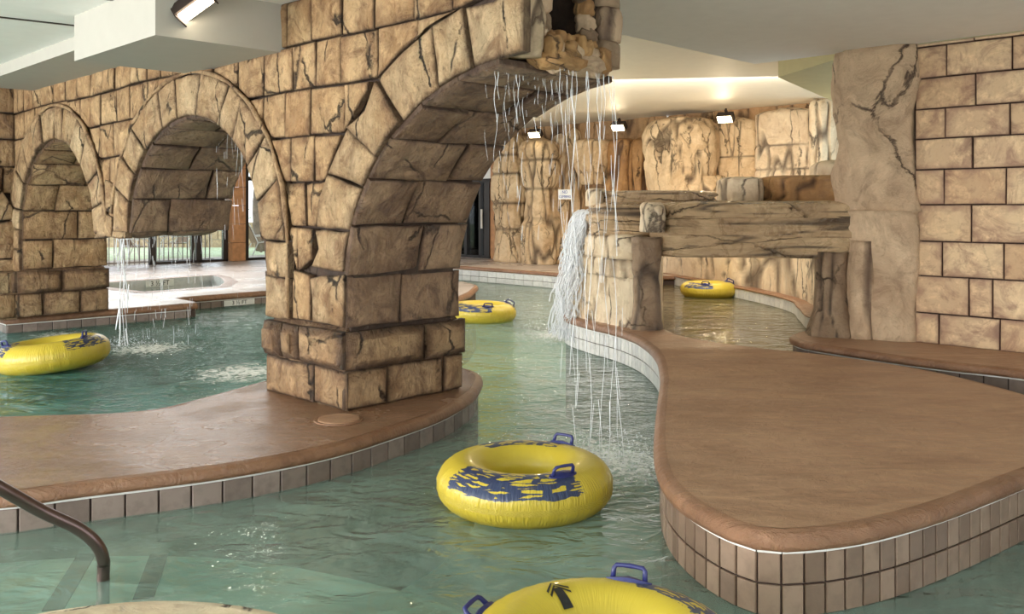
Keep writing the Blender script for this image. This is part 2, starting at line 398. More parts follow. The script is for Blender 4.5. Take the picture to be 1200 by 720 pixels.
def stone(poly, mapf, mat, parent, h=.05, gap=.012, bev=.012, bulge=.008, name='stone', jit=.008, step=.2, densify=True):
    if densify: poly = dense(poly, step)
    poly = [Vector(p) for p in poly]
    q = []
    for p in poly:
        if not q or (p-q[-1]).length > .012: q.append(p)
    while len(q) > 3 and (q[0]-q[-1]).length < .012: q.pop()
    if len(q) < 3 or parea(q) < .006: return None
    q = [p+Vector((R.uniform(-jit, jit), R.uniform(-jit, jit))) for p in q]
    r1 = inset_poly(q, gap/2)
    c = sum(r1, Vector((0, 0)))/len(r1)
    rad = min((p-c).length for p in r1)
    bev = min(bev, rad*.35)
    r2 = inset_poly(r1, bev); r3 = [c+(p-c)*.55 for p in r1]
    n = len(r1); vs = []; rim = []
    tiltx, tilty = R.uniform(-.03, .03), R.uniform(-.03, .03); h += R.uniform(-.008, .01)
    H = lambda p, z: z+(p.x-c.x)*tiltx+(p.y-c.y)*tilty
    for p in r1: vs.append(mapf(p.x, p.y, -.01)); rim.append(1)
    for p in r1: vs.append(mapf(p.x, p.y, H(p, h-bev*.8))); rim.append(1)
    for p in r2: vs.append(mapf(p.x, p.y, H(p, h)+R.uniform(-.003, .003))); rim.append(.62)
    for p in r3: vs.append(mapf(p.x, p.y, H(p, h+bulge)+R.uniform(-.008, .008))); rim.append(.1)
    vs.append(mapf(c.x, c.y, h+bulge)); rim.append(0)
    fs = []
    for k in range(3):
        for i in range(n):
            j = (i+1) % n; fs.append((k*n+i, k*n+j, (k+1)*n+j, (k+1)*n+i))
    for i in range(n): fs.append((3*n+i, 3*n+(i+1) % n, 4*n))
    fs.append(tuple(range(n))[::-1])
    o = mk(name, vs, fs, mat, parent, origin=mapf(c.x, c.y, 0), attrs={'rim': rim})
    o.data.polygons.foreach_set('use_smooth', [k // n >= 1 and k < 4*n for k in range(len(o.data.polygons))])
    return o
def push(poly, cx, cz, a, b, below=True):
    """push the points of a polygon that fall inside an ellipse (or under it) out on to its edge"""
    out = []
    ins = sum(1 for p in poly if (abs(p.x-cx) < a and p.y < cz) or ((p.x-cx)/a)**2+((p.y-cz)/b)**2 < 1 and p.y >= cz)
    if ins > .92*len(poly): return poly[:1]*3
    gx = sum(p.x for p in poly)/len(poly)-cx; gz = sum(p.y for p in poly)/len(poly)-cz
    for p in poly:
        x, z = p.x-cx, p.y-cz
        if z < 0:
            if abs(x) < a: x = a if gx >= 0 else -a
        else:
            q = math.sqrt((x/a)**2+(z/b)**2)
            if q < 1:
                if q < .05: x = a; z = 0
                else: x /= q; z /= q
        out.append(Vector((cx+x, cz+z)))
    return out

# ------------------------------------------------------------ rocks
def sub_noise(p, f): return noise.fractal(Vector((p.x*f[0], p.y*f[1], p.z*f[2])), .9, 2.1, 4)
def rock(name, foot, z0, z1, mat, parent=None, nu=40, nz=16, amp=.06, f=(1.2, 1.2, 1.2), groove=.05, gf=(3.5, 3.5, .5), prof=None, seed=0, top=.25, bot=0.0, cavk=1.0, label=None, cat=None, group=None, round_foot=2, topslope=None, hgroove=()):
    pts = [Vector((p[0], p[1])) for p in foot]
    n = len(pts)
    # round the footprint a little
    for _ in range(round_foot):
        q = []
        for i in range(len(pts)):
            a, b = pts[i], pts[(i+1) % len(pts)]; q += [a.lerp(b, .22), a.lerp(b, .78)]
        pts = q
    L = [0]
    for i in range(len(pts)): L.append(L[-1]+(pts[(i+1) % len(pts)]-pts[i]).length)
    ring = []
    j = 0
    for k in range(nu):
        d = L[-1]*k/nu
        while L[j+1] < d: j += 1
        a, b = pts[j], pts[(j+1) % len(pts)]; ring.append(a.lerp(b, (d-L[j])/max(1e-6, L[j+1]-L[j])))
    c = sum(ring, Vector((0, 0)))/nu
    off = Vector((seed*13.7, seed*7.3, seed*3.1)); vs = []; cav = []
    H = z1-z0
    rows = [(i/nz, 1.0) for i in range(nz+1)]
    capn = 4
    for i in range(nz+1+capn):
        if i <= nz:
            t = i/nz; s = 1.0; zz = z0+H*t
            s *= (prof(t) if prof else 1.0)
            if top and t > 1-top:
                e = (t-(1-top))/top; s *= 1-.22*e**3
            if bot and t < bot:
                s *= 1+.18*(1-t/bot)**2
        else:
            e = (i-nz)/capn
            s = (prof(1.0) if prof else 1.0)*(.78 if top else 1.0)*(1-e)*.98; zz = z1+.04*H*min(1, 1.2)*math.sin(e*PI/2)*(1 if top else .1)
        for k, p in enumerate(ring):
            q = c+(p-c)*s; P3 = Vector((q.x, q.y, zz))
            nrm = Vector(((p-c).x, (p-c).y, 0)).normalized()
            w3 = P3+off
            d = amp*sub_noise(w3, f)
            g = abs(noise.noise(Vector((w3.x*gf[0], w3.y*gf[1], w3.z*gf[2]))+Vector((3, 1, 7))*.37))
            gg = max(0, 1-g*(5.5 if nu < 60 else 8))**.8
            d -= groove*gg
            cv = gg
            for hz in hgroove:
                hw = hz+.03*noise.noise(w3*1.7)
                e2 = max(0, 1-abs(zz-hw)/(H/nz*.9)); d -= groove*.9*e2; cv = max(cv, e2)
            if i > nz: P3.z += d*.6; cv *= .3
            else: P3 += nrm*d
            if topslope and i >= nz: P3.z += topslope(P3.x, P3.y)
            vs.append(P3); cav.append(cv*cavk)
    fs = []
    tot = nz+1+capn
    for i in range(tot-1):
        for k in range(nu):
            k2 = (k+1) % nu; fs.append((i*nu+k, i*nu+k2, (i+1)*nu+k2, (i+1)*nu+k))
    fs.append(tuple(range(nu))[::-1])
    o = mk(name, vs, fs, mat, parent, smooth=True, attrs={'cav': cav}, recalc=False, origin=(c.x, c.y, z0))
    bm = bmesh.new(); bm.from_mesh(o.data); bmesh.ops.remove_doubles(bm, verts=bm.verts, dist=1e-4); bmesh.ops.recalc_face_normals(bm, faces=bm.faces); bm.to_mesh(o.data); bm.free()
    if label: tag(o, label, cat, group)
    return o
def boulder(name, c, r, mat, parent=None, seed=0, amp=.12, sub=3, rot=0):
    bm = bmesh.new(); bmesh.ops.create_icosphere(bm, subdivisions=sub, radius=1)
    vs = []; off = Vector((seed*5.1, seed*2.3, seed)); ca, sa = math.cos(rot), math.sin(rot)
    for v in bm.verts:
        d = v.co.normalized()
        m = max(abs(d.x), abs(d.y), abs(d.z)); d2 = d*(1+.35*(1/m-1))
        k = 1+amp*noise.fractal(d*1.6+off, .9, 2.1, 4)*1.5
        p = Vector((d2.x*r[0]*k, d2.y*r[1]*k, d2.z*r[2]*k))
        vs.append(Vector(c)+Vector((p.x*ca-p.y*sa, p.x*sa+p.y*ca, p.z)))
    fs = [tuple(v.index for v in f.verts) for f in bm.faces]; bm.free()
    return mk(name, vs, fs, mat, parent, smooth=True, recalc=False)

# ------------------------------------------------------------ water and pool floor
def flat(name, pts, z, mat, **kw):
    pts3 = [Vector((p[0], p[1], z)) for p in pts]
    tris = geometry.tessellate_polygon([pts3])
    o = mk(name, pts3, [tuple(t) for t in tris], mat, recalc=False, origin=(0, 8, z))
    if o.data.polygons[0].normal.z < 0: o.data.flip_normals()
    return tag(o, **kw)
flat('floor', [(-22, -6), (16, -6), (16, 30), (-22, 30)], -1.0, M['pool_floor'], kind='structure')
flat('river_water', [(-2.2, 7.6), (-2.6, 6.75), (-6.5, 5.6), (-14, 5.6), (-14, -5), (8, -5), (8, 2), (3.4, 6), (3.3, 7.5), (1.62, 9.0), (1.62, 10.2), (2, 13), (2.5, 18), (1.6, 24), (-5, 26), (-4, 18.4), (-1.2, 15.6), (-1.2, 8.5)], 0.0, M['water'],
     label='green rippled water of the lazy river around the brown islands', cat='water', kind='stuff')
flat('pool_water', [(-1.2, 8.5), (-1.2, 15.6), (-4, 18.4), (-9, 16.5), (-16, 18), (-16, 5.6), (-6.5, 5.6), (-2.6, 6.75), (-2.2, 7.6)], 0.03, M['water_left'],
     label='teal choppy water of the pool behind the stone arches', cat='water', kind='stuff')
flat('channel_water', [(1.62, 10.2), (1.62, 9), (3.3, 7.5), (3.4, 6), (8, 2), (9.4, 3.9), (3.95, 9.8), (5.2, 13), (4.9, 17), (4, 21), (2.5, 21), (2.5, 18), (2, 13)], 0.15, M['water_channel'],
     label='calm brownish water in the channel under the rock bridge', cat='water', kind='stuff')

# ------------------------------------------------------------ decks, copings, tiles
def offs(pts, d):
    n = len(pts); out = []
    for i in range(n):
        a, b = pts[i-1], pts[(i+1) % n]; t = (b-a).normalized(); out.append(pts[i]+Vector((t.y, -t.x))*d)
    return out
def resample(pts, step):
    n = len(pts); L = [0]
    for i in range(n): L.append(L[-1]+(pts[(i+1) % n]-pts[i]).length)
    k = max(3, round(L[-1]/step)); out = []; j = 0
    for q in range(k):
        d = L[-1]*q/k
        while L[j+1] < d: j += 1
        out.append(pts[j].lerp(pts[(j+1) % n], (d-L[j])/max(1e-6, L[j+1]-L[j])))
    return out
def tile_mesh(w, h, mat):
    key = ('tile', round(w, 2), round(h, 3), mat.name)
    if key in WL: return WL[key]
    bm = bmesh.new(); bmesh.ops.create_cube(bm, size=1)
    bmesh.ops.scale(bm, vec=(w, .016, h), verts=bm.verts)
    bmesh.ops.bevel(bm, geom=[e for e in bm.edges if all(v.co.y < 0 for v in e.verts)], offset=.004, segments=1, affect='EDGES')
    me = bpy.data.meshes.new('tile'); bm.to_mesh(me); bm.free(); me.materials.append(mat); WL[key] = me; return me
def deck(name, outline, ztop, zline, rows, th, tw, tmat, dmat, cmat, label, cat='pool deck', vis=None, coping=.045, kind=None, strip=True, step=.12, holes=None, tmat_f=None, base=-1.0, lip=None):
    pts = [Vector((p[0], p[1])) for p in outline]
    A = sum(pts[i].x*pts[(i+1) % len(pts)].y-pts[(i+1) % len(pts)].x*pts[i].y for i in range(len(pts)))
    if A < 0: pts.reverse()
    pts = resample(pts, step)
    cx = sum((p.x for p in pts))/len(pts); cy = sum((p.y for p in pts))/len(pts)
    root = empty(name, (cx, cy, 0))
    if kind: tag(root, label, None, None, kind)
    else: tag(root, label, cat)
    n = len(pts)
    # backing wall
    i1 = offs(pts, -.012)
    vs = [Vector((p.x, p.y, base)) for p in i1]+[Vector((p.x, p.y, zline+.01)) for p in i1]
    fs = [(i, (i+1) % n, n+(i+1) % n, n+i) for i in range(n)]
    mk('base', vs, fs, M['grout'], root)
    i2 = offs(pts, -.004)
    vs = [Vector((p.x, p.y, base)) for p in i2]+[Vector((p.x, p.y, zline-.004-th*rows)) for p in i2]
    mk('base', vs, fs, M['below'], root)
    # coping and top
    lp = lip if lip else ztop-zline
    prof = [(-.03, zline), (0, zline), (coping*.8, zline+lp*.12), (coping, zline+lp*.4), (coping*.75, zline+lp*.75), (coping*.25, ztop-.006), (-.03, ztop)]
    vs = []; fs = []
    for (d, z) in prof:
        for p in offs(pts, d):
            jz = .004*noise.noise(Vector((p.x*3, p.y*3, z*3))) if z > zline else 0
            q = Vector((p.x, p.y)); vs.append(Vector((q.x, q.y, z+jz)))
    m = len(prof)
    for r in range(m-1):
        for i in range(n): fs.append((r*n+i, r*n+(i+1) % n, (r+1)*n+(i+1) % n, (r+1)*n+i))
    mk('coping', vs, fs, cmat, root, smooth=True)
    top = [Vector((p.x, p.y, ztop)) for p in offs(pts, -.028)]
    loops = [top]; allv = list(top)
    for hl in (holes or []):
        hh = [Vector((p[0], p[1], ztop+.002)) for p in hl]; loops.append(hh); allv += hh
    tris = geometry.tessellate_polygon(loops)
    o = mk('surface', allv, [tuple(t) for t in tris], dmat, root, recalc=False)
    # make sure the surface faces up
    s = sum(f.normal.z*f.area for f in o.data.polygons)
    bm = bmesh.new(); bm.from_mesh(o.data)
    for f in bm.faces:
        if f.normal.z < 0: f.normal_flip()
    bm.to_mesh(o.data); bm.free()
    # tiles
    run = 0; nt_ = 0
    tp = resample(pts, tw); k = len(tp)
    sp_ = MB()
    for i in range(k):
        a, b = tp[i], tp[(i+1) % k]; mid = (a+b)/2
        if vis and not vis(mid): continue
        t = (b-a).normalized(); ang = math.atan2(t.y, t.x)
        W_ = (b-a).length-.010
        for r in range(rows):
            zc = zline-.004-th*(r+.5)
            mt = tmat_f(mid) if tmat_f else tmat
            me = tile_mesh(W_, th-.010, mt)
            o = bpy.data.objects.new('tile', me); o.rotation_euler = (R.uniform(-.012, .012), 0, ang+R.uniform(-.012, .012))
            link(o, root, (mid.x, mid.y, zc)); nt_ += 1
        if strip:
            nn = Vector((t.y, -t.x)); e = .012
            vv = [a-nn*.01, b-nn*.01, b+nn*e, a+nn*e]
            sp_.add([Vector((q.x, q.y, zline-.008)) for q in vv]+[Vector((q.x, q.y, zline+.006)) for q in vv], [(0,1,2,3),(4,7,6,5),(3,2,6,7),(0,4,5,1)])
    if strip and sp_.v: tag(sp_.build('trim_strip', M['white'], root), 'thin white sealant line under the coping')
    return root

island = spline([(1.10, 3.985), (1.347, 3.975), (1.687, 4.10), (2.115, 4.36), (2.534, 4.66), (2.90, 4.93), (3.5, 5.3), (3.95, 5.9), (3.95, 6.7), (3.76, 7.58), (3.44, 8.2), (3.0, 8.7), (2.446, 9.15), (1.9, 9.9), (1.75, 10.9), (1.55, 12.2), (1.0, 12.5),
                 (.76, 12.2), (.74, 11.7), (.97, 11.05), (1.23, 10.5), (1.42, 9.75), (1.45, 8.75), (1.32, 7.65), (1.17, 6.85), (1.0, 5.95), (.87, 5.15), (.845, 4.66), (.93, 4.25)], 8)
def far_face(p): return p.x < 1.9 and p.y > 6.6 or p.x < .98 and p.y > 5.0
deck('pool_island', [(p.x, p.y) for p in island], .385, .29, 2, .145, .105, M['tile'], M['deck'], M['coping'],
     'large teardrop island of brown stamped concrete right of the nearest tube', 'pool island',
     vis=lambda p: p.y < 5.9 or p.x < 1.6 or p.y > 12, tmat_f=lambda p: M['tile_white'] if (p.x < 1.6 and p.y > 5.6) else M['tile'])
platform = spline([P(-150, 604, .14), P(0, 596, .14), P(84, 585, .14), P(261, 562, .14), P(383, 538, .14), P(467, 512, .14), (-.52, 7.1), (-.33, 7.9), (-.42, 8.7), (-1.2, 9.2), (-2.1, 8.4), (-2.55, 7.5), (-2.9, 6.95), (-3.85, 6.78), (-5, 6.6), (-6.5, 6.4), (-6.5, 5.3), (-4.5, 4.95)] and
                  [(p[0], p[1]) for p in [P(-150, 604, .14), P(0, 596, .14), P(84, 585, .14), P(261, 562, .14), P(383, 538, .14), P(467, 512, .14), (-.52, 7.1), (-.33, 7.9), (-.42, 8.7), (-1.2, 9.2), (-2.1, 8.4), (-2.55, 7.5), (-2.9, 6.95), (-3.85, 6.78), (-5, 6.6), (-6.5, 6.4), (-6.5, 5.3), (-4.5, 4.95)]], 8)
deck('pool_platform', [(p.x, p.y) for p in platform], .23, .14, 1, .15, .185, M['tile_wet'], M['deck_wet'], M['coping'],
     'wet brown concrete platform carrying the big stone arch pier', 'pool deck', vis=lambda p: p.y < 8.2 and (p.x > -4 and p.y < 6.4 or p.x > -1.3))
# far deck on the left with the hot tub in it
tub = [P(110, 333, .26), P(137, 331, .26), P(200, 326.5, .26), P(249, 323, .26), P(259, 326, .26), P(263, 331, .26), P(256, 336, .26), P(210, 339.5, .26), P(169, 342.5, .26), P(137, 338, .26), P(112, 335.5, .26)]
fd = [(-7.16, 12.58), (-5.117, 14.5), (-5.81, 15.26), (-4.45, 16.66), (-3.2, 17.2), (-2.2, 14.9), (-1.5, 14.5), (-1.0, 15.0), (-.78, 16.3), (-.70, 17.7), (-1.0, 18.5), (-2.5, 19.5), (-4, 20.8), (-4.4, 25), (-4.6, 29.4), (-10.5, 23.5), (-15, 19), (-10.2, 15.6)]
deck('far_pool_deck', fd, .26, .15, 1, .15, .2, M['tile_wet'], M['deck_far'], M['coping'],
     'pale wet concrete deck behind the arches carrying the left pier and hot tub', 'pool deck', vis=lambda p: p.y < 17.4 and p.x < -3.9 and p.x+p.y < 13, holes=[[(p.x, p.y) for p in tub]], step=.25)
# hot tub
ht = empty('hot_tub', (sum(p.x for p in tub)/len(tub), sum(p.y for p in tub)/len(tub), -.6)); tag(ht, 'sunken green hot tub in the far deck seen under the middle arch', 'hot tub')
n = len(tub)
mk('wall', [p+Z*.0 for p in tub]+[Vector((p.x, p.y, -.6)) for p in tub], [(i, (i+1) % n, n+(i+1) % n, n+i) for i in range(n)], M['tile_white'], ht)
mk('shell', [Vector((p.x, p.y, -.59)) for p in tub], [tuple(range(n))], M['pool_floor'], ht)
tw_ = mk('tub_water', [Vector((p.x, p.y, .09)) for p in tub], [tuple(range(n))], M['water_tub'], ht); tw_['kind'] = 'stuff'
cc = Vector((wloc(ht).x, wloc(ht).y))
ring_in = [Vector((p.x, p.y)) for p in tub]; ring_out = [p+(p-cc).normalized()*.28 for p in ring_in]
mk('rim', [Vector((p.x, p.y, .262)) for p in ring_in]+[Vector((p.x, p.y, .275)) for p in [a.lerp(b, .2) for a, b in zip(ring_in, ring_out)]]+[Vector((p.x, p.y, .264)) for p in ring_out],
   [(i, (i+1) % n, n+(i+1) % n, n+i) for i in range(n)]+[(n+i, n+(i+1) % n, 2*n+(i+1) % n, 2*n+i) for i in range(n)], M['coping'], ht, smooth=True)
# river deck under the far rock wall
rd = [(-4.2, 24.9), (-1.38, 22.1), (.77, 20.0), (1.6, 18.9), (2.4, 19.0), (7, 18.6), (7, 20), (-.2, 25.4), (-4.4, 29.5)]
deck('river_deck', rd, .35, .26, 2, .13, .3, M['tile_white'], M['deck_far'], M['coping'], 'brown edged deck along the foot of the far rock columns', 'pool deck', vis=lambda p: p.x+p.y < 21.2, step=.3)
# deck at the foot of the right wall
rw = spline([(4.6, 7.75), (4.12, 8.18), (3.72, 8.62), (3.36, 9.1), (3.12, 9.55), (3.2, 10.05), (3.7, 10.5), (4.6, 10.6), (8, 6.5), (8.3, 4.6), (6.5, 5.6)], 6)
deck('wall_foot_ledge', [(p.x, p.y) for p in rw], .385, .30, 1, .15, .2, M['tile_wet'], M['deck'], M['coping'], 'low brown concrete ledge along the foot of the right block wall', 'ledge', vis=lambda p: p.x+p.y < 13.2 and p.x > 3.0)
MB().box((3.6, 1.5, -1), (4.1, 6.2, .2), lambda p: Vector((p.x+(6-p.y)*.9, p.y, p.z))).build('weir_wall', M['grout']).update_tag()
tag(bpy.data.objects['weir_wall'], 'low dark weir wall between island and right wall', 'wall')
# foreground deck
fg = spline([(-2.15, 3.2), (-1.85, 3.5), (-1.4, 3.6), (-.95, 3.5), (-.55, 3.2), (-.45, 2.6), (-.9, 2.0), (-1.8, 1.8), (-2.4, 2.4)], 6)
deck('entry_deck', [(p.x, p.y) for p in fg], .23, .14, 1, .15, .18, M['tile'], M['rock_pale'], M['rock_pale'], 'pale stone textured deck nose at the bottom edge beside the handrail', 'pool deck', vis=lambda p: p.y > 3)

# ------------------------------------------------------------ the arch wall
C0 = Vector((-1.308, 6.905, 0))
def W(t, w, z): return C0+U*t+V*w+Z*z
front = lambda t, z, h: W(t, .06-h, z)
arch = empty('stone_arch_wall', W(3, .6, .23)); tag(arch, 'tan stone block wall with two full arches and one broken half arch', 'arch wall')
A2 = (2.72, 1.53, 1.48, 1.2); A2o = (2.72, 1.53, 1.9, 1.62)
A1 = (6.6, 1.5, 1.4, 1.2); A1o = (6.6, 1.5, 1.8, 1.64)
A0 = (-1.95, 1.21, 1.97, 1.58); A0o = (-1.95, 1.21, 2.44, 2.02)
TOP = 3.56
def ell(e, x):
    q = 1-((x-e[0])/e[2])**2
    return e[1]+e[3]*math.sqrt(max(0, q))
# mortar core
def core(ts, w0, w1, zt=TOP, name='mortar_core', mat=None):
    vs = []; fs = []
    for (t, zb) in ts:
        vs += [W(t, w0, zb), W(t, w1, zb), W(t, w1, zt), W(t, w0, zt)]
    for i in range(len(ts)-1):
        a, b = i*4, i*4+4
        for k in range(4): fs.append((a+k, a+(k+1) % 4, b+(k+1) % 4, b+k))
    fs.append((3, 2, 1, 0)); e = (len(ts)-1)*4; fs.append((e, e+1, e+2, e+3))
    return mk(name, vs, fs, mat or M['mortar'], arch)
ts = []
def span(e, x0, x1, n=16, up=.03): return [(x0+(x1-x0)*i/n, ell(e, x0+(x1-x0)*i/n)+up) for i in range(n+1)]
ts += span(A0, -1.25, -.03)+[(.03, .8), (1.2, .8)]+span(A2, 1.26, 4.18, 20)+[(4.22, 1.58), (5.18, 1.53)]+span(A1, 5.22, 7.98, 20)+[(8.03, .8), (8.5, .8)]
core(ts, .085, 1.12)
t3 = span(A0, -1.72, -1.2, 5)
core(t3, .085, .33); core(t3, .88, 1.12)
vs = []; 
for (t, zb) in t3: vs += [W(t, .08, zb), W(t, 1.12, zb), W(t, 1.12, zb+.17), W(t, .08, zb+.17)]
fs = []
for i in range(len(t3)-1):
    for k in range(4): fs.append((i*4+k, i*4+(k+1) % 4, i*4+4+(k+1) % 4, i*4+4+k))
fs += [(3, 2, 1, 0), (20, 21, 22, 23)]
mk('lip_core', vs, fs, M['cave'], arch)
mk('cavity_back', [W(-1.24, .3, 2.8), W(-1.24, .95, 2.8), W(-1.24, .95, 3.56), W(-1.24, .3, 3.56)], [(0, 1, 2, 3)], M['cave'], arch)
# course stones on the front
levels = [.88, 1.27, 1.65, 2.02, 2.40, 2.79, 3.17, 3.555]
for r in range(len(levels)-1):
    z0, z1 = levels[r], levels[r+1]
    t = -1.72
    while t < 8.34:
        wd = R.uniform(.33, .5); t2 = min(t+wd, 8.34)
        if 8.34-t2 < .15: t2 = 8.34
        if r < 2 and 4.25 < (t+t2)/2 < 5.25:
            t = t2; continue
        sl = R.uniform(-.02, .02)
        poly = dense([(t, z0+.012*math.sin(t*2)), (t2, z0+.012*math.sin(t2*2)), (t2+sl, z1+.012*math.sin(t2*2)), (t+sl, z1+.012*math.sin(t*2))], .1)
        n0 = len(poly)
        full = parea(poly)
        for e in (A2o, A1o, A0o): poly = push(poly, *e)
        ok = parea(poly) > max(.012, .07*full)
        cxx = sum(p.x for p in poly)/n0
        if ok:
            # thin out the collinear points again
            q = []
            for i, p in enumerate(poly):
                a, b = poly[i-1], poly[(i+1) % n0]
                if abs((p-a).x*(b-p).y-(p-a).y*(b-p).x) > 2e-4: q.append(p)
            if len(q) >= 3: stone(q, front, M['wall_stone'], arch, h=.045, gap=.016, densify=False, jit=.006)
        t = t2
def voussoirs(e, eo, a0, a1, n, h, mat, irregular=0.0, mapf=front, parent=arch, m=2, zb=None):
    cuts = [a0+(a1-a0)*(i+R.uniform(-.18, .18)*(0 < i < n))/n for i in range(n+1)]
    def pt(E, a): return Vector((E[0]+E[2]*math.cos(a), E[1]+E[3]*math.sin(a)))
    lean = [R.uniform(-.07, .07)*(0 < i < n) for i in range(n+1)]
    for i in range(n):
        b0, b1 = cuts[i], cuts[i+1]
        inner = [pt(e, b0+(b1-b0)*k/m) for k in range(m+1)]
        ext = 1+R.uniform(-irregular, irregular*.4)
        eo2 = (eo[0], eo[1], eo[2]*ext, eo[3]*ext)
        outer = [pt(eo2 if 0 < k < m else eo, b0+lean[i]+(b1+lean[i+1]-b0-lean[i])*k/m) for k in range(m+1)]
        stone(inner+outer[::-1], mapf, mat, parent, h=h+R.uniform(-.01, .015), gap=.018, densify=True, step=.18, name='voussoir', bulge=.012, bev=.018)
voussoirs(A2, A2o, 0.0, PI, 11, .085, M['arch_stone'])
voussoirs(A1, A1o, 0.0, PI, 12, .085, M['arch_stone'])
voussoirs(A0, A0o, .06, PI/2-.0, 7, .06, M['arch_stone'], .05)
# hood mouldings, the raised lip round each full arch
def hood(e, a0, a1, name='hood_moulding', foot=None):
    mb = MB(); pts = []
    for i in range(41):
        a = a0+(a1-a0)*i/40; pts.append(front(e[0]+(e[2]+.005)*math.cos(a), e[1]+(e[3]+.005)*math.sin(a), .075+.006*math.sin(i*1.7)))
    if foot: pts += [front(e[0]-e[2]-.005, z, .07) for z in foot]
    mb.tube(pts, [.020+.005*math.sin(i*.9) for i in range(len(pts))], 7); mb.build(name, M['plinth_stone'], arch, True)
hood(A2o, .2, PI, foot=(1.3, 1.1, .9)); hood(A1o, 0.05, PI*.97)
# jamb stones below the springing
def jamb(t0, t1, z0, z1, n, mat, h=.07):
    zs = [z0+(z1-z0)*(i+R.uniform(-.15, .15)*(0 < i < n))/n for i in range(n+1)]
    for i in range(n): stone([(t0, zs[i]), (t1, zs[i]+R.uniform(-.03, .03)*(i > 0)), (t1, zs[i+1]), (t0, zs[i+1])], front, mat, arch, h=h, name='stone')
jamb(.79, 1.17, .87, 1.53, 2, M['arch_stone'], .085)
jamb(4.24, 4.64, 1.46, 1.56, 1, M['arch_stone'])
jamb(8.0, 8.36, .87, 1.5, 2, M['arch_stone'])
stone([(.02, .88), (.47, .88), (.50, 1.25), (.0, 1.30)], front, M['arch_stone'], arch, h=.06)
stone([(.5, .88), (.78, .88), (.79, 1.3), (.5, 1.27)], front, M['wall_stone'], arch, h=.045)
for (p) in ([(4.66, 1.47), (5.18, 1.44), (4.82, 1.75), (4.64, 1.72)], [(4.64, 1.74), (4.82, 1.78), (4.86, 2.15), (4.60, 2.1)]):
    stone(p, front, M['arch_stone'], arch, h=.08)
# hanging stones under the broken pier between the arches
for (t0, t1, w0, w1, s) in ((4.22, 4.7, 0, .55, 1), (4.22, 4.7, .5, 1.16, 2), (4.66, 5.2, 0, .6, 3), (4.66, 5.2, .55, 1.16, 4)):
    c = W((t0+t1)/2, (w0+w1)/2, 1.585)
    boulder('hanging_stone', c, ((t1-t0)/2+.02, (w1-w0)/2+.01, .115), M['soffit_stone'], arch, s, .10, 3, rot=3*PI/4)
# soffits
def soffit(curve, rows_len, w0, w1, mat, seed=0, h=.03, name='soffit_stone'):
    """curve: list of (t,z) points with the opening on the side given by the normal"""
    L = [0]
    for i in range(len(curve)-1): L.append(L[-1]+(Vector(curve[i+1])-Vector(curve[i])).length)
    def at(s):
        s = max(0, min(L[-1]-1e-6, s)); j = 0
        while L[j+1] < s: j += 1
        a, b = Vector(curve[j]), Vector(curve[j+1]); d = (b-a).normalized()
        p = a.lerp(b, (s-L[j])/(L[j+1]-L[j])); return p, Vector((-d.y, d.x))
    mapf = lambda s, w_, hh: (lambda q: W(q[0].x+q[1].x*hh, w_, q[0].y+q[1].y*hh))(at(s))
    n = max(1, round(L[-1]/rows_len)); 
    for i in range(n):
        s0, s1 = L[-1]*i/n, L[-1]*(i+1)/n
        br = (.40, .66)[i % 2]+R.uniform(-.06, .06); cuts = [w0, w0+(w1-w0)*br, w1]
        for k in range(2):
            stone([(s0, cuts[k]), (s0, cuts[k+1]), (s1, cuts[k+1]+R.uniform(-.02, .02)*(k == 0)), (s1, cuts[k])], mapf, mat, arch, h=h, name=name, step=.22, gap=.014, bulge=.008)
def ecurve(e, a0, a1, n=24, pre=(), post=()): return list(pre)+[(e[0]+e[2]*math.cos(a0+(a1-a0)*i/n), e[1]+e[3]*math.sin(a0+(a1-a0)*i/n)) for i in range(n+1)]+list(post)
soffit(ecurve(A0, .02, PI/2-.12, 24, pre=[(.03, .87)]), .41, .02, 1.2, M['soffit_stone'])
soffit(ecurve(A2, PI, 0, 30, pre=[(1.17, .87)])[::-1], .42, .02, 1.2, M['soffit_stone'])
soffit(ecurve(A1, PI, 0, 30, post=[(8.0, .93)])[::-1], .42, .02, 1.2, M['wall_stone'])
# broken end of the half arch: lumpy rocks round a dark spout
def tw_foot(t0, t1, w0, w1): return [(lambda q: (q.x, q.y))(W(t, w_, 0)) for t, w_ in ((t0, w0), (t0, w1), (t1, w1), (t1, w0))]
rock('end_rock', tw_foot(-1.92, -1.66, -.01, .33), 2.80, 3.57, M['arch_stone2'], arch, 44, 24, .05, (2.2, 2.2, 1.6), .035, (3, 3, 1.1), lambda t: .86+.16*min(1, t/.2), 5, 0, 0, round_foot=2)
rock('end_rock', tw_foot(-1.84, -1.60, .94, 1.19), 2.83, 3.02, M['rock_dark'], arch, 30, 8, .03, (3, 3, 2), .02, (3, 3, 2), None, 6, .3, 0, round_foot=2)
rock('end_rock', tw_foot(-1.82, -1.60, .96, 1.22), 3.02, 3.27, M['pillar'], arch, 30, 8, .03, (3, 3, 2), .02, (3, 3, 2), None, 7, .3, 0, round_foot=2)
rock('end_rock', tw_foot(-1.80, -1.58, .97, 1.21), 3.27, 3.56, M['rock_dark'], arch, 30, 8, .03, (3, 3, 2), .02, (3, 3, 2), None, 8, .3, 0, round_foot=2)
ends = [(-1.80, .48, 2.80, .13, .2, .06, 'rock_orange'), (-1.78, .80, 2.81, .12, .2, .07, 'pillar')]
rr_ = random.Random(3)
for i in range(7): ends.append((-1.80+rr_.uniform(-.04, .03), .38+i*.088, 2.87+rr_.uniform(-.03, .03), .08, rr_.uniform(.045, .085), .07+rr_.uniform(0, .05), ('rock_orange', 'pillar')[i % 2]))
for i in range(5): ends.append((-1.72, .46+i*.1, 2.95+rr_.uniform(-.02, .02), .07, .055, .07, 'rock_orange'))
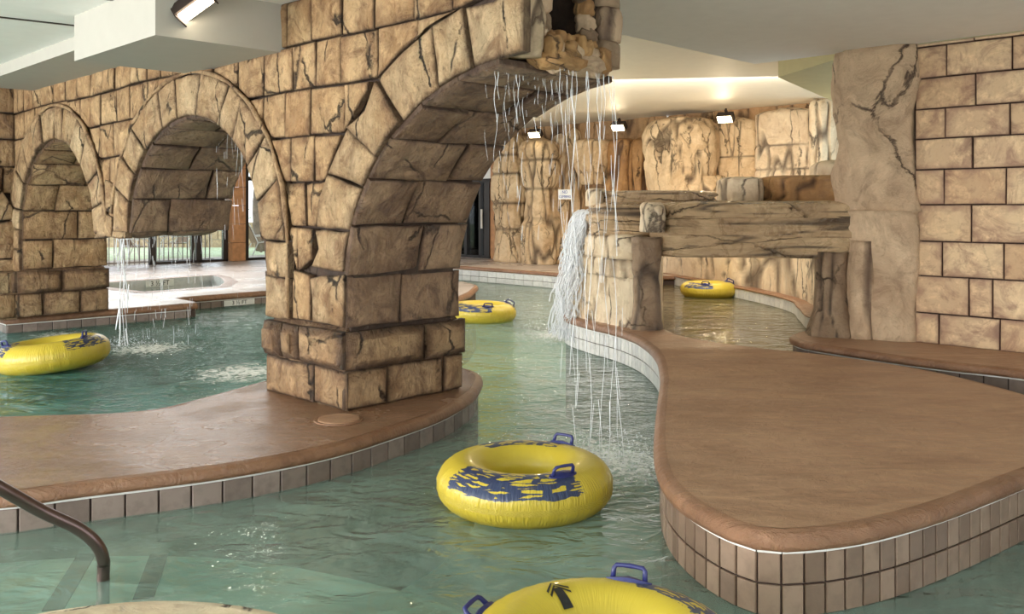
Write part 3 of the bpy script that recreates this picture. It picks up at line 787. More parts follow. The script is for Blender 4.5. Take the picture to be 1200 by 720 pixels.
for i in range(6): ends.append((-1.77+rr_.uniform(-.02, .02), .36+.012*i*(i > 2)*-1+rr_.uniform(-.02, .02), 2.96+i*.11, .065, .06, .07, ('pillar', 'rock_dark')[i % 2]))
for i in range(7): ends.append((-1.73+rr_.uniform(-.02, .02), .88-.012*i+rr_.uniform(-.03, .03), 2.93+i*.1, .07, .065, .065, ('rock_orange', 'rock_dark', 'pillar')[i % 3]))
for i, (t, w_, z, a, b, c, mm) in enumerate(ends):
    boulder('spout_rock', W(t, w_, z), (a, b, c), M[mm], arch, i+3, .22, 3, rot=3*PI/4)
# plinths
def plinth(t0, t1, w0, w1, z0, z1, zz, cutsA, cutsB, cutsC=None, name='plinth'):
    root = arch
    zm = zz
    vs = [W(t, w_, z) for (t, w_, z) in [(t0+.03, w0+.03, z0), (t1-.03, w0+.03, z0), (t1-.03, w1-.03, z0), (t0+.03, w1-.03, z0),
                                     (t0+.02, w0+.02, z1-.05), (t1-.02, w0+.02, z1-.05), (t1-.02, w1-.02, z1-.05), (t0+.02, w1-.02, z1-.05),
                                     (t0+.06, w0+.07, z1), (t1-.06, w0+.07, z1), (t1-.06, w1-.06, z1), (t0+.06, w1-.06, z1)]]
    fs = [(0,3,2,1)]+[(i, (i+1) % 4, 4+(i+1) % 4, 4+i) for i in range(4)]+[(4+i, 4+(i+1) % 4, 8+(i+1) % 4, 8+i) for i in range(4)]+[(8,9,10,11)]
    mk('plinth_core', vs, fs, M['plinth_stone'], root, attrs={'rim': [.8]*12})
    def face(mapf, cuts, e0, e1):
        for r, (za, zb) in enumerate(((z0, zm), (zm, z1-.02))):
            cs = [e0]+cuts[r]+[e1]
            for i in range(len(cs)-1):
                stone([(cs[i], za), (cs[i+1], za), (cs[i+1], zb), (cs[i], zb)], mapf, M['plinth_stone'], root, h=.025+.06*r, gap=.014, bev=.02+.04*r, name='plinth_stone', step=.3)
    face(lambda a, z, h: W(a, w0+.02-h, z), cutsA, t0-.02, t1+.01)      # front
    face(lambda a, z, h: W(t0+.02-h, a, z), cutsB, w0-.0, w1)           # side toward the right
    face(lambda a, z, h: W(t1-.02+h, a, z), cutsB, w0, w1)
plinth(.0, 1.17, .0, 1.25, .23, .87, .545, [[.43], [.62, .88]], [[.42, 1.02], [.78]])
plinth(7.93, 8.9, -.06, 1.2, .26, .93, .60, [[.0+8.3], [8.4]], [[.28, .8], [.52]])

# perpendicular wall at the far left with its own arch
wl = empty('wall_left', W(8.4, -2, 0)); wl['kind'] = 'structure'
sidef = lambda w_, z, h: W(8.36-h, w_, z)
E3 = (-1.3, 1.3, 1.03, .95); E3o = (-1.3, 1.3, 1.40, 1.32)
tsw = [(-4.0, .2), (-2.4, .2)]+[(-2.38+2.14*i/14, ell(E3, -2.38+2.14*i/14)) for i in range(15)]+[(-.22, .2), (.1, .2)]
vs = []; fs = []
for (w_, zb) in tsw: vs += [W(8.37, w_, zb), W(8.8, w_, zb), W(8.8, w_, TOP), W(8.37, w_, TOP)]
for i in range(len(tsw)-1):
    for k in range(4): fs.append((i*4+k, i*4+(k+1) % 4, i*4+4+(k+1) % 4, i*4+4+k))
mk('mortar_core', vs, fs, M['mortar'], wl)
for r in range(len(levels)-1):
    w_ = -2.6
    while w_ < .04:
        w2 = min(w_+R.uniform(.38, .55), .04)
        poly = push(dense([(w_, levels[r]), (w2, levels[r]), (w2, levels[r+1]), (w_, levels[r+1])], .12), *E3o)
        if parea(poly) > .03: stone(poly, sidef, M['plinth_stone'], wl, h=.03)  # shade on this wall put into the darker stone colour
        w_ = w2
voussoirs(E3, E3o, -.02, PI*.9, 10, .13, M['arch_stone'], mapf=sidef, parent=wl)
for (a, b) in ((.9, 1.08), (1.08, 1.3)): stone([(-.28, a), (.08, a), (.09, b), (-.27, b)], sidef, M['arch_stone'], wl, h=.13)
stone([(-.45, .26), (-.06, .26), (-.06, .6), (-.45, .6)], lambda a, z, h: W(8.0-h, a, z), M['plinth_stone'], wl, h=.02)
MB().box((0, 0, 0), (1, 1, 1), lambda p: W(7.99+p.x*.9, -.5+p.y*.46, .24+p.z*.66)).build('plinth_core', M['plinth_stone'], wl)
for (a, b, c, d) in ((-.5, -.07, .26, .6), (-.5, -.07, .6, .91)):
    stone([(a, c), (b, c), (b, d), (a, d)], lambda q, z, h: W(7.99-h, q, z), M['arch_stone'], wl, h=.03, name='stone')

# ------------------------------------------------------------ right block wall
WR = Vector((4.313, 9.484, 0))
def wr(s, z, h): return WR-U*s-V*h+Z*z
def spx(px): k = (px-600)/F; return (9.484*k-4.313)/(.70710678*(1+k))
wrt = empty('wall_right', WR); wrt['kind'] = 'structure'
MB().box((-.02, 0, 0), (7.0, 1, 1), lambda p: wr(p.x, p.z*3.56, -.02-p.y*.25)).build('mortar_core', M['mortar'], wrt)
zc = [.38, .702, 1.094, 1.462, 1.848, 2.218, 2.542, 2.859, 3.186, 3.517, 3.56]
jn = [[1101, 1172.7], [1136, 1164], [1105, 1177], [1139.3], [1107, 1180], [1140.5], [1108.6, 1184], [1144], [1110.5, 1187], [1143]]
for r in range(10):
    c = [0.0]+[spx(x) for x in jn[r]]
    while c[-1] < 4.6: c.append(c[-1]+.62)
    for i in range(len(c)-1):
        stone([(c[i], zc[r]), (c[i+1], zc[r]), (c[i+1], zc[r+1]), (c[i], zc[r+1])], wr, M['block'], wrt, h=.02, gap=.011, bev=.008, bulge=.0, name='block', jit=.002, step=.34)
# rock pillar at its left end
pl = empty('rock_pillar', WR+U*.4); tag(pl, 'tall flat rock pillar between the bridge and the right block wall', 'rock pillar')
def box_foot(c, hu, hv): return [c-U*hu-V*hv, c+U*hu-V*hv, c+U*hu+V*hv, c-U*hu+V*hv][::-1]
pc = WR+U*.415+V*.06
rock('shaft', box_foot(pc, .44, .23), .33, 1.78, M['pillar'], pl, 44, 22, .05, (1.6, 1.6, 1.3), .012, (2.0, 2.0, 1.4), None, 9, 0, 0, cavk=.25, round_foot=1)
rock('shaft', box_foot(pc, .44, .22), 1.77, 3.57, M['pillar'], pl, 44, 26, .09, (1.7, 1.7, 1.2), .014, (2.0, 2.0, 1.4), None, 14, 0, 0, cavk=.25, round_foot=1)

# ------------------------------------------------------------ rock bridge with waterfall
br = empty('rock_bridge', (2.2, 10.6, .3)); tag(br, 'layered rock bridge crossing the channel with a pale left pier', 'rock bridge')
# pier: daylight put into the pale left blocks, shade into the dark front
rock('pier_block', [(1.43, 10.42), (1.72, 10.5), (1.75, 11.3), (1.5, 12.1), (1.0, 12.3), (.80, 12.05), (.86, 11.6), (1.16, 10.95)], .3, .98, M['rock_pale'], br, 60, 14, .07, (1.3, 1.3, 1.3), .06, (3, 3, .5), lambda t: 1.0, 11, 0, .2, round_foot=1)
rock('pier_block', [(1.40, 10.44), (1.70, 10.5), (1.75, 11.3), (1.5, 12.1), (1.05, 12.3), (.84, 12.05), (.90, 11.6), (1.12, 10.95)], .97, 1.22, M['rock_pale'], br, 60, 8, .06, (1.5, 1.5, 1.5), .05, (2, 2, .8), None, 12, .3, 0, round_foot=1)
rock('pier_block', [(1.30, 10.42), (1.70, 10.45), (1.8, 11.3), (1.5, 12.0), (1.05, 12.2), (.90, 11.95), (.96, 11.5), (1.08, 10.95)], 1.20, 1.49, M['rock_pale'], br, 60, 8, .07, (1.6, 1.6, 1.6), .05, (2, 2, .8), None, 13, .3, 0, round_foot=1)
def flare(t): return 1.0+.10*(1-min(1, t/.25))-.08*math.sin(min(1, t)*PI)+.22*max(0, t-.55)
rock('pier_column', [(1.41, 10.32), (1.76, 10.32), (1.80, 10.75), (1.41, 10.75)], .33, 1.47, M['rock_dark'], br, 40, 22, .035, (1.6, 1.6, 1.6), .02, (2, 2, 1), flare, 15, 0, 0, round_foot=1, hgroove=(.98,))
# bridge slab in strata
sl = [(1.66, 10.28), (2.5, 10.2), (3.3, 10.0), (3.95, 9.72), (4.35, 9.85), (4.3, 10.6), (3.6, 11.4), (2.6, 11.6), (1.7, 11.5)]
def arcbot(x): return 0
rock('bridge_slab', sl, 1.24, 1.50, M['rock_strata'], br, 90, 8, .05, (.9, .9, 3), .05, (.6, .6, 8), lambda t: .96+.06*t, 21, 0, 0, round_foot=1)
rock('bridge_slab', sl, 1.48, 1.72, M['rock_strata'], br, 90, 8, .05, (.9, .9, 3), .05, (.6, .6, 8), None, 22, 0, 0, round_foot=1)
rock('bridge_slab', sl, 1.70, 1.885, M['rock_strata'], br, 90, 8, .05, (.9, .9, 3), .04, (.6, .6, 8), lambda t: 1.0-.02*t, 23, .4, 0, round_foot=1)
# pale end block of the slab
rock('bridge_block', [(1.52, 10.20), (1.76, 10.18), (1.80, 10.6), (1.50, 10.6)], 1.53, 1.875, M['rock_pale'], br, 32, 12, .05, (2, 2, 2), .03, (3, 3, 1), None, 31, .25, .0, round_foot=2)
# recessed dark ledge and slabs to the left
rock('ledge_slab', [(.98, 11.0), (1.55, 10.72), (1.75, 10.8), (1.8, 11.6), (1.4, 12.1), (1.0, 12.0)], 1.47, 1.86, M['rock_strata'], br, 60, 14, .04, (.8, .8, 3), .06, (.6, .6, 9), None, 41, .15, 0, round_foot=1)
rock('ledge_slab', [(1.12, 11.2), (2.0, 10.95), (2.6, 11.1), (2.7, 11.8), (1.6, 12.3), (1.05, 12.0)], 1.86, 2.03, M['rock_strata'], br, 60, 8, .03, (.8, .8, 3), .05, (.6, .6, 9), None, 42, .3, 0, round_foot=1)
rock('ledge_slab', [(.94, 11.3), (1.15, 11.15), (1.3, 11.9), (1.0, 12.1)], 1.83, 2.06, M['rock_pale'], br, 30, 10, .03, (2, 2, 2), .03, (2, 2, 2), None, 43, .3, 0, round_foot=1)
# upper wet ledge behind
rock('ledge_slab', [(3.3, 11.6), (4.75, 11.3), (5.0, 12.6), (3.4, 12.9)], 1.86, 2.24, M['rock_orange'], br, 70, 12, .04, (1, 1, 2), .05, (2.5, 2.5, 3), None, 51, .12, 0, round_foot=1)
rock('ledge_slab', [(2.83, 11.8), (3.34, 11.65), (3.4, 12.6), (2.9, 12.7)], 1.86, 2.22, M['rock_pale'], br, 40, 12, .04, (1, 1, 2), .04, (2.5, 2.5, 1), None, 52, .12, 0, round_foot=1)
rock('ledge_slab', [(4.25, 12.3), (5.1, 12.1), (5.3, 13.0), (4.3, 13.0)], 2.22, 2.47, M['rock_pale'], br, 40, 8, .05, (1.5, 1.5, 2), .03, (2.5, 2.5, 1), None, 53, .5, 0, round_foot=1)
rock('ledge_slab', [(1.9, 11.3), (4.6, 10.9), (4.7, 12.6), (1.9, 12.8)], 1.68, 1.90, M['rock_strata'], br, 50, 6, .02, (1, 1, 1), .01, (1, 1, 1), None, 54, .2, 0, round_foot=1)
# trunk shaped pier on the right
def trunk(t): return 1.55-.62*min(1, t/.35)+.05*math.sin(t*6)+.25*max(0, t-.7)
tr_ = [(3.36, 9.85), (3.72, 9.75), (3.86, 10.1), (3.45, 10.25)]
rock('trunk_pier', tr_, .32, 1.32, M['rock_dark'], br, 44, 22, .035, (1.5, 1.5, .6), .05, (5, 5, .5), trunk, 61, 0, 0, round_foot=2)
rock('trunk_pier', [(3.70, 9.68), (3.92, 9.6), (4.04, 9.85), (3.8, 9.95)], .36, 1.45, M['pillar'], br, 30, 16, .02, (1.5, 1.5, .6), .02, (3, 3, .5), lambda t: 1.15-.15*t, 62, 0, 0, round_foot=1)
# ridge between river and channel (behind the pier)
tag(rock('rock_ridge', [(1.25, 11.9), (2.0, 11.9), (2.45, 14.5), (3.0, 18.6), (2.3, 19.0), (1.75, 17), (1.5, 14)], -.3, 1.55, M['rock_pale'], None, 60, 12, .1, (1, 1, 1), .06, (2, 2, .5), None, 71, .2, 0), 'low pale rock ridge directly behind the bridge pier', 'rock')
# rock bank behind the bridge opening
bank = [(3.0, 20.4), (3.45, 19.6), (3.95, 17.6), (4.5, 15.5), (4.62, 14.0), (4.45, 13.1), (4.3, 11.6), (5.6, 11.4), (6.2, 15), (5.0, 19.5), (3.5, 21.2)]
tag(rock('rock_bank', bank, .28, 1.72, M['rock_pale'], None, 120, 18, .13, (1, 1, 1), .07, (1.4, 1.4, .6), None, 72, .2, 0), 'cream rock bank at the water behind the bridge opening', 'rock')
bk = spline([(3.0, 20.6), (3.35, 19.4), (3.8, 17.5), (4.3, 15.4), (4.42, 14.0), (4.22, 13.0), (4.1, 11.6), (5.6, 11.4), (6.2, 15), (5.0, 19.5), (3.5, 21.2)], 5)
deck('bank_kerb', [(p.x, p.y) for p in bk], .36, .32, 1, .17, .2, M['tile_white'], M['coping'], M['coping'], 'white tiled curved kerb below the cream rock bank', 'kerb', vis=lambda p: p.x < 4.9 and p.y < 19, coping=.03)

# ------------------------------------------------------------ far rock wall
def FW(px, extra=0.0):
    k = (px-600)/F; Y = (24.5-extra*1.414)/(1+k); return Vector((k*Y, Y))
wb = empty('wall_back', (2.8, 21.7, .3)); wb['kind'] = 'structure'
def backstrip(p0, p1, z0, z1, mat, n=44, m=20, amp=.12, seed=1):
    a, b = FW(p0), FW(p1); vs = []; cav = []
    for j in range(m+1):
        for i in range(n+1):
            q = a.lerp(b, i/n); z = z0+(z1-z0)*j/m; p = Vector((q.x, q.y, z))
            g = abs(noise.noise(Vector((p.x*3, p.y*3, z*.6+seed)))); gg = max(0, 1-5*g)
            d = amp*sub_noise(p+Vector((seed, 0, 0)), (1.2, 1.2, .8))-.06*gg
            p -= V*d; vs.append(p); cav.append(gg)
    fs = [(j*(n+1)+i, j*(n+1)+i+1, (j+1)*(n+1)+i+1, (j+1)*(n+1)+i) for j in range(m) for i in range(n)]
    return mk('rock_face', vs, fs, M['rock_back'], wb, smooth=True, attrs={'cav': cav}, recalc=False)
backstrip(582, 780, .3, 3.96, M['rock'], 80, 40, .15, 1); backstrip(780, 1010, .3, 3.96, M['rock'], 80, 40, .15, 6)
def fwrock(p0, p1, y0, y1, depth, mat, name='rock_column', seed=0, fwd=None, **kw):
    if fwd is None: fwd = depth/2
    a, b = FW(p0, fwd-depth/2+.05), FW(p1, fwd-depth/2+.05)
    c = (a+b)/2; hw = (b-a).length/2; D = c.y-depth*.5*.707
    z1 = PZ(y0, D); z0 = max(.33, PZ(y1, D)) if y1 < 299 else .33
    c3 = Vector((c.x, c.y, 0))
    k = dict(nu=88, nz=34, amp=.12, f=(1.6, 1.6, .8), groove=.08, gf=(3.6, 3.6, .5), top=.12)
    k.update(kw)
    return rock(name, box_foot(c3, hw, depth/2), z0, min(z1, 3.93), M[mat], None, seed=seed, round_foot=2, **k)
def wav(a, b, c): return lambda t: 1+a*math.sin(b*t*PI+c)
L1 = []
def fr(label, *a, **k):
    o = fwrock(*a, **k); tag(o, label, 'rock', 'tan rocks of the far wall'); return o
fr('wavy stacked tan rock column nearest the far doors', 583, 617, 160, 310, .7, 'rock', seed=81, fwd=.75, prof=wav(.12, 3.2, 2.2), hgroove=(1.2, 1.9, 2.7, 3.2))
fr('tall tan rock column, second from the far doors', 617, 651, 166, 312, .7, 'rock', seed=82, prof=wav(.10, 2.6, .5), hgroove=(1.5, 2.3, 3.0), fwd=.9)
fr('small rounded rock lump between the first two rock columns', 602, 622, 186, 246, .6, 'rock', 'rock_lump', seed=83, fwd=.35, bot=.4)
fr('low squared rock block beside the second rock column', 637, 653, 288, 313, .5, 'rock_pale', 'rock_block', seed=84, fwd=.5)
fr('slim fissured rock column left of the white sign', 650, 664, 160, 240, .45, 'rock_pale', seed=85, fwd=.3)
fr('fissured rock column behind the no climbing sign', 662, 682, 156, 300, .35, 'rock', seed=86)
fr('wavy tan rock column above the small waterfall', 640, 672, 232, 312, .5, 'rock', seed=87, prof=wav(.1, 2, 1), fwd=.4)
fr('rounded hanging rock with dark upright creases', 684, 716, 163, 216, .9, 'rock', 'rock_lump', seed=88, bot=.3, fwd=.8, prof=lambda t: .62+.5*min(1, t/.45), groove=.1)
fr('rust stained upright rock right of the creased rock', 719, 744, 163, 226, .8, 'rock_orange', seed=89, fwd=.55)
fr('rust stained narrow rock beside the big rounded boulder', 744, 764, 163, 226, .6, 'rock_orange', seed=90, fwd=.3)
fr('huge rounded boulder with long flowing creases', 764, 836, 139, 228, 1.3, 'rock', 'boulder', seed=91, fwd=1.1, top=.3, nu=70, nz=30, groove=.09, prof=lambda t: .95+.07*math.sin(t*PI))
fr('low domed mound at the foot of the rounded boulder', 797, 852, 206, 240, 1.1, 'rock', 'rock_mound', seed=92, fwd=.9, top=.9, groove=.02)
fr('flat tan rock panel with crossing cracks under the right lamp', 837, 888, 141, 232, .35, 'rock', 'cracked_rock', seed=93, top=.04, amp=.04, groove=.05, hgroove=(2.2, 2.9))
fr('paler rock panel with crossing cracks, right of the lamps', 887, 958, 129, 236, .5, 'rock_pale', 'cracked_rock', seed=94, top=.04, amp=.04, groove=.05, hgroove=(2.6, 3.1), nu=88)
fr('upright pale slab of rock beside the tall pillar', 956, 978, 113, 240, .9, 'rock_pale', 'rock_slab', seed=95, fwd=.8, amp=.05, top=.08)

# ------------------------------------------------------------ ceilings
def slab(name, pts, z, th, mat, kind='structure'):
    n = len(pts); vs = [Vector((*p, z)) for p in pts]+[Vector((*p, z+th)) for p in pts]
    fs = [tuple(range(n))[::-1], tuple(range(n, 2*n))]+[(i, (i+1) % n, n+(i+1) % n, n+i) for i in range(n)]
    o = mk(name, vs, fs, mat); o['kind'] = kind; return o
M['trim'] = plain('trim_paint', (.42, .40, .36), .8, var=.02)
slab('ceiling', [(-15, -4), (11.5, -4), (16, -2.3), (2.95, 10.78), (-1.3, 6.53), (-1.35, 7.1), (-13.5, 19.2), (-20, 12)], 3.56, .5, M['ceil'])
slab('ceiling', [(-14, 18), (-1.5, 5.6), (3.5, 5), (11, 9), (9, 24), (-6, 32), (-20, 26)], 3.96, .3, M['ceil_far'])
slab('ceiling', [(PX(912, 12.3), 12.3), (4.15, 9.5), (6.5, 10), (9, 15.2), (PX(985, 18), 17)], 3.62, .3, M['ceil_olive'])
MB().box((-2.5, -4.3, -1), (12, -4.1, 3.6)).build('blocker_wall_rear', M['ceil'])['kind'] = 'structure'  # unseen wall added behind the camera to keep the right side darker
# boxed soffit at upper left
B0 = Vector((-2.745, 6.83, 0))
def sb(a, b, z): return B0+U*a+V*b+Z*z
MB().box((0, 0, 3.15), (1.74, 1.16, 3.58), lambda p: sb(p.x, p.y, p.z)).build('trim_1', M['trim'])['kind'] = 'structure'
MB().box((1.74, .35, 3.42), (6.5, 1.16, 3.58), lambda p: sb(p.x, p.y, p.z)).build('trim_2', M['trim'])['kind'] = 'structure'
for i, (a, b, c, d) in enumerate(((-50, 14, 100, 31), (110, -4, 160, 4))):
    p0 = Vector((PX(a, F*1.73/(HZ-b)), F*1.73/(HZ-b))); p1 = Vector((PX(c, F*1.73/(HZ-d)), F*1.73/(HZ-d)))
    dd = (p1-p0).normalized(); nn = Vector((-dd.y, dd.x))*.02
    o = MB().add([Vector((*(q), z)) for z in (3.551, 3.562) for q in (p0-nn, p1-nn, p1+nn, p0+nn)], [(0,1,2,3),(4,7,6,5),(0,4,5,1),(1,5,6,2),(2,6,7,3),(3,7,4,0)]).build('air_slot', M['frame'])
    tag(o, ('long black air slot in the ceiling at the left edge', 'short black air slot in the ceiling at the top edge')[i], 'air vent')

# ------------------------------------------------------------ lamps
def floodlight(loc, aim, label, s=1.0, body='lamp_body', glow='lamp_on', power=60, group='small floodlights above the far rocks'):
    root = empty('floodlight', loc); tag(root, label, 'lamp', group)
    d = (Vector(aim)-Vector(loc)).normalized(); q = d.to_track_quat('Y', 'Z')
    f = lambda p: Vector(loc)+q @ (p*s)
    MB().box((-.17, -.10, -.09), (.17, .05, .09), f).build('housing', M[body], root)
    MB().box((-.15, .05, -.075), (.15, .062, .075), f).build('lens', M[glow], root)
    MB().box((-.02, -.16, -.02), (.02, -.08, .14), f).build('bracket', M[body], root)
    l = bpy.data.lights.new('lamp_light', 'SPOT'); l.energy = power; l.color = (1, .80, .52); l.spot_size = 2.4; l.spot_blend = .8; l.shadow_soft_size = .12
    o = bpy.data.objects.new('lamp_light', l); link(o, root, Vector(loc)+d*.1*s); o.rotation_euler = d.to_track_quat('-Z', 'Y').to_euler()
    return root
names = {627: 'small lit floodlight above the rock columns nearest the far doors', 725: 'lit floodlight under the ceiling above the rust stained rocks', 850: 'lit floodlight above the cracked rock panel near the pillar'}
for px, py in ((627, 157), (725, 148.5), (850, 138.5)):
    q = FW(px, 1.0); D = q.y
    floodlight((PX(px, D), D, PZ(py, D)), (PX(px, D)-1.6, D-2.4, 1.4), names[px], 1.0, power=120)
# strip floodlight on the boxed soffit
wp = empty('wall_floodlight', (0, 0, 0))
cpos = Vector((PX(224, 6.9), 6.95, PZ(9, 6.9)))
WL[wp.name] = cpos; wp.location = cpos; tag(wp, 'dark bronze floodlight with lit tube on the boxed soffit', 'lamp')
ax = (Vector((PX(244, 6.9), 6.9, PZ(-3, 6.9)))-Vector((PX(215, 6.9), 6.9, PZ(18, 6.9)))).normalized()
dn = Vector((.28, -.45, -.85)); dn = (dn-ax*dn.dot(ax)).normalized(); sd = ax.cross(dn)
fm = lambda p: cpos+ax*p.x+sd*p.y+dn*p.z
MB().box((-.13, -.07, -.10), (.17, .07, .0), fm).build('housing', M['lamp_body'], wp)
MB().box((-.12, -.045, .0), (.16, .045, .02), fm).build('lens', M['lamp_tube'], wp)
MB().box((-.14, -.075, -.10), (-.13, .075, .03), fm).box((.17, -.075, -.10), (.18, .075, .03), fm).build('end_cap', M['lamp_body'], wp)

# ------------------------------------------------------------ window wall and garden at far left
G0 = Vector((-10.3, 23.3, 0))
def G(s, d, z): return G0+V*s+U*d+Z*z       # s along the glass, d outward
def gs(px):  # s for a pixel column
    k = (px-600)/F; return (G0.y*k-G0.x)/(.70710678*(1-k))
wn = empty('window_1', G0); wn['kind'] = 'structure'
def gbox(s0, s1, z0, z1, d0, d1, name, mat, parent): return MB().box((s0, d0, z0), (s1, d1, z1), lambda p: G(p.x, p.y, p.z)).build(name, mat, parent)
gbox(gs(282), gs(289.5), .26, 4.0, -.1, .12, 'window_frame', M['frame'], wn)
gbox(gs(289), gs(360), 2.58, 2.70, -.06, .06, 'window_frame', M['frame'], wn)
gbox(gs(289), gs(360), .26, .33, -.06, .06, 'window_frame', M['frame'], wn)
gbox(gs(330), gs(334), .26, 4.0, -.06, .06, 'window_frame', M['frame'], wn)
gbox(gs(289), gs(330), .33, 2.58, -.01, .01, 'pane', M['glass'], wn)
gbox(gs(289), gs(330), 2.7, 3.95, -.01, .01, 'pane', M['glass'], wn)
gbox(gs(334), gs(420), .33, 2.58, -.01, .01, 'pane', M['glass'], wn)
col = empty('tiled_column', G(gs(275), 0, .26)); tag(col, 'orange brown tiled square column beside the tall garden window', 'column')
for i in range(7): 
    gbox(gs(267), gs(282.3), .27+i*.53, .27+(i+1)*.53-.012, -.28, .1, 'tile', M['orange'], col)
dr = empty('door_1', G(gs(220), 0, .26)); dr['kind'] = 'structure'
for (a, b) in ((175, 182), (224, 227), (229.5, 236), (261, 266)): gbox(gs(a), gs(b), .26, 2.6, -.05, .07, 'door_frame', M['frame'], dr)
gbox(gs(175), gs(266), 2.5, 2.62, -.05, .07, 'door_frame', M['frame'], dr)
gbox(gs(175), gs(266), .26, .33, -.05, .07, 'door_frame', M['frame'], dr)
for (a, b) in ((182, 224), (236, 261)): gbox(gs(a), gs(b), .33, 2.5, -.01, .01, 'pane', M['glass'], dr)
gbox(gs(175), gs(266), 2.62, 3.55, -.01, .01, 'pane', M['glass'], dr)
gbox(gs(175), gs(266), 3.55, 3.98, -.05, .1, 'header', M['ceil_far'], dr)
gbox(gs(60), gs(176), 3.55, 3.98, -.05, .1, 'header', M['ceil_far'], dr)
# grey water bottle-like bin and white pot by the doors are furniture seen through the glass
gbox(gs(185.5), gs(188.5), .33, 1.5, .25, .4, 'post', M['white_metal'], dr)
# pool fence outside
fn = empty('pool_fence', G(gs(150), .6, .2)); tag(fn, 'metal pool fence of thin upright bars outside the garden doors', 'fence')
s = gs(60); k = 0
bar = None
while s < gs(262):
    if bar is None:
        bar = gbox(s, s+.022, .2, 1.55, .6, .622, 'bar', M['bars'], fn); first = s
    else:
        o = bpy.data.objects.new('bar', bar.data); link(o, fn, wloc(bar)+V*(s-first))
    s += .135
gbox(gs(60), gs(262), 1.45, 1.49, .59, .63, 'rail', M['bars'], fn)
gbox(gs(60), gs(262), .28, .32, .59, .63, 'rail', M['bars'], fn)
# garden
flat('garden_lawn', [(-60, 24), (-15, 19.5), (-4.4, 30), (-4, 70), (-60, 70)], .12, M['grass'], label='green lawn outside the garden windows', cat='lawn', kind='stuff')
o = flat('patio', [(-22, 14), (-14.9, 18.6), (-4.5, 29.4), (-6.2, 32.6), (-24, 17)], .16, M['pave'], label='pale paved patio strip just outside the garden doors', cat='patio')
gw = empty('garden_wall', (-13, 37, .1)); tag(gw, 'low tan stone wall across the garden lawn', 'garden wall')
for i in range(26):
    for j in range(3):
        x0 = -26+i*.95+(j % 2)*.45
        MB().box((x0, 37, .1+j*.36), (x0+.92, 37.35, .44+j*.36)).build('stone', M['tanwall'], gw)
def lounge(loc, rz, label):
    rt = empty('patio_chair', loc); rt.rotation_euler = (0, 0, rz); tag(rt, label, 'chair', 'white framed patio chairs outside')
    Rm = Matrix.Rotation(rz, 3, 'Z')
    def tb(name, pts, r):
        m = MB().tube(pts, r, 6); me = bpy.data.meshes.new(name); me.from_pydata([tuple(v) for v in m.v], [], m.f); me.materials.append(M['white_metal'])
        o = bpy.data.objects.new(name, me); COL.objects.link(o); o.parent = rt
    for s_ in (-.32, .32):
        tb('leg', [(s_, -.35, 0), (s_, -.3, .45), (s_, -.1, .62)], .02); tb('leg', [(s_, .45, 0), (s_, .25, .42), (s_, .05, .45)], .02)
        tb('armrest', [(s_, -.35, .63), (s_, 0, .66), (s_, .35, .64)], .025)
        tb('back_frame', [(s_, .25, .42), (s_, .5, .95), (s_, .6, 1.1)], .02)
    tb('crossbar', [(-.32, .6, 1.1), (.32, .6, 1.1)], .02)
    m = MB(); m.box((-.3, -.35, .40), (.3, .28, .425)); me = bpy.data.meshes.new('seat'); me.from_pydata([tuple(v) for v in m.v], [], m.f); me.materials.append(M['seat'])
    o = bpy.data.objects.new('seat', me); COL.objects.link(o); o.parent = rt
    m = MB(); m.add([(-.3, .26, .43), (.3, .26, .43), (.3, .58, 1.08), (-.3, .58, 1.08), (-.3, .285, .43), (.3, .285, .43), (.3, .605, 1.08), (-.3, .605, 1.08)], [(0,1,2,3),(4,7,6,5),(0,4,5,1),(1,5,6,2),(2,6,7,3),(3,7,4,0)])
    me = bpy.data.meshes.new('backrest'); me.from_pydata([tuple(v) for v in m.v], [], m.f); me.materials.append(M['seat'])
    o = bpy.data.objects.new('backrest', me); COL.objects.link(o); o.parent = rt
lounge((PX(307, 30.5), 30.5, .17), 2.2, 'white framed patio chair outside the tall garden window')
lounge((PX(158, 27.5), 27.5, .17), 1.4, 'white framed patio chair outside behind the fence bars')
lounge((PX(205, 30), 30, .17), -.6, 'white framed patio chair outside the glass doors')
def palm(x, y, h, n, label, seed):
    rt = empty('palm_tree', (x, y, .1)); tag(rt, label, 'tree')
    pts = [(x+.15*math.sin(i*.5+seed), y, .1+h*i/8) for i in range(9)]
    MB().tube(pts, [.22-.01*i for i in range(9)], 8).build('trunk', M['bark'], rt, True)
    rr = random.Random(seed)
    for k in range(n):
        a = 2*PI*k/n+rr.uniform(-.2, .2); up = rr.uniform(-.3, .9); L = rr.uniform(1.6, 2.2); m = MB()
        for j in range(14):
            t = (j+1)/14; r = L*t; z = .1+h+up*t*1.2-1.5*t*t; c = Vector((x+math.cos(a)*r, y+math.sin(a)*r, z))
            side = Vector((-math.sin(a), math.cos(a), 0)); fw = Vector((math.cos(a), math.sin(a), 0))
            for sg in (-1, 1):
                l = .5*math.sin(min(1, t*1.1)*PI*.9)+.12
                tip = c+side*sg*l+fw*.25-Z*.3*l*1.6
                m.add([c-fw*.03, c+fw*.03, tip], [(0, 1, 2)])
        mk('frond', m.v, m.f, M['leaf'], rt, recalc=False)
palm(PX(306, 34), 34, 4.0, 16, 'palm tree seen through the upper pane of the tall window', 3)
palm(PX(150, 40), 40, 3.0, 14, 'palm tree in the garden behind the fence', 5)
tb_ = empty('bare_tree', (PX(306, 33), 33, .1)); tag(tb_, 'leafless young tree seen through the tall garden window', 'tree')
bx, by = PX(306, 33), 33
m = MB(); rr = random.Random(4)
m.tube([(bx, by, .1), (bx-.03, by, .8), (bx+.05, by, 1.6), (bx, by, 2.3)], [.05, .045, .035, .02], 6)
m.build('trunk', M['bark'], tb_)
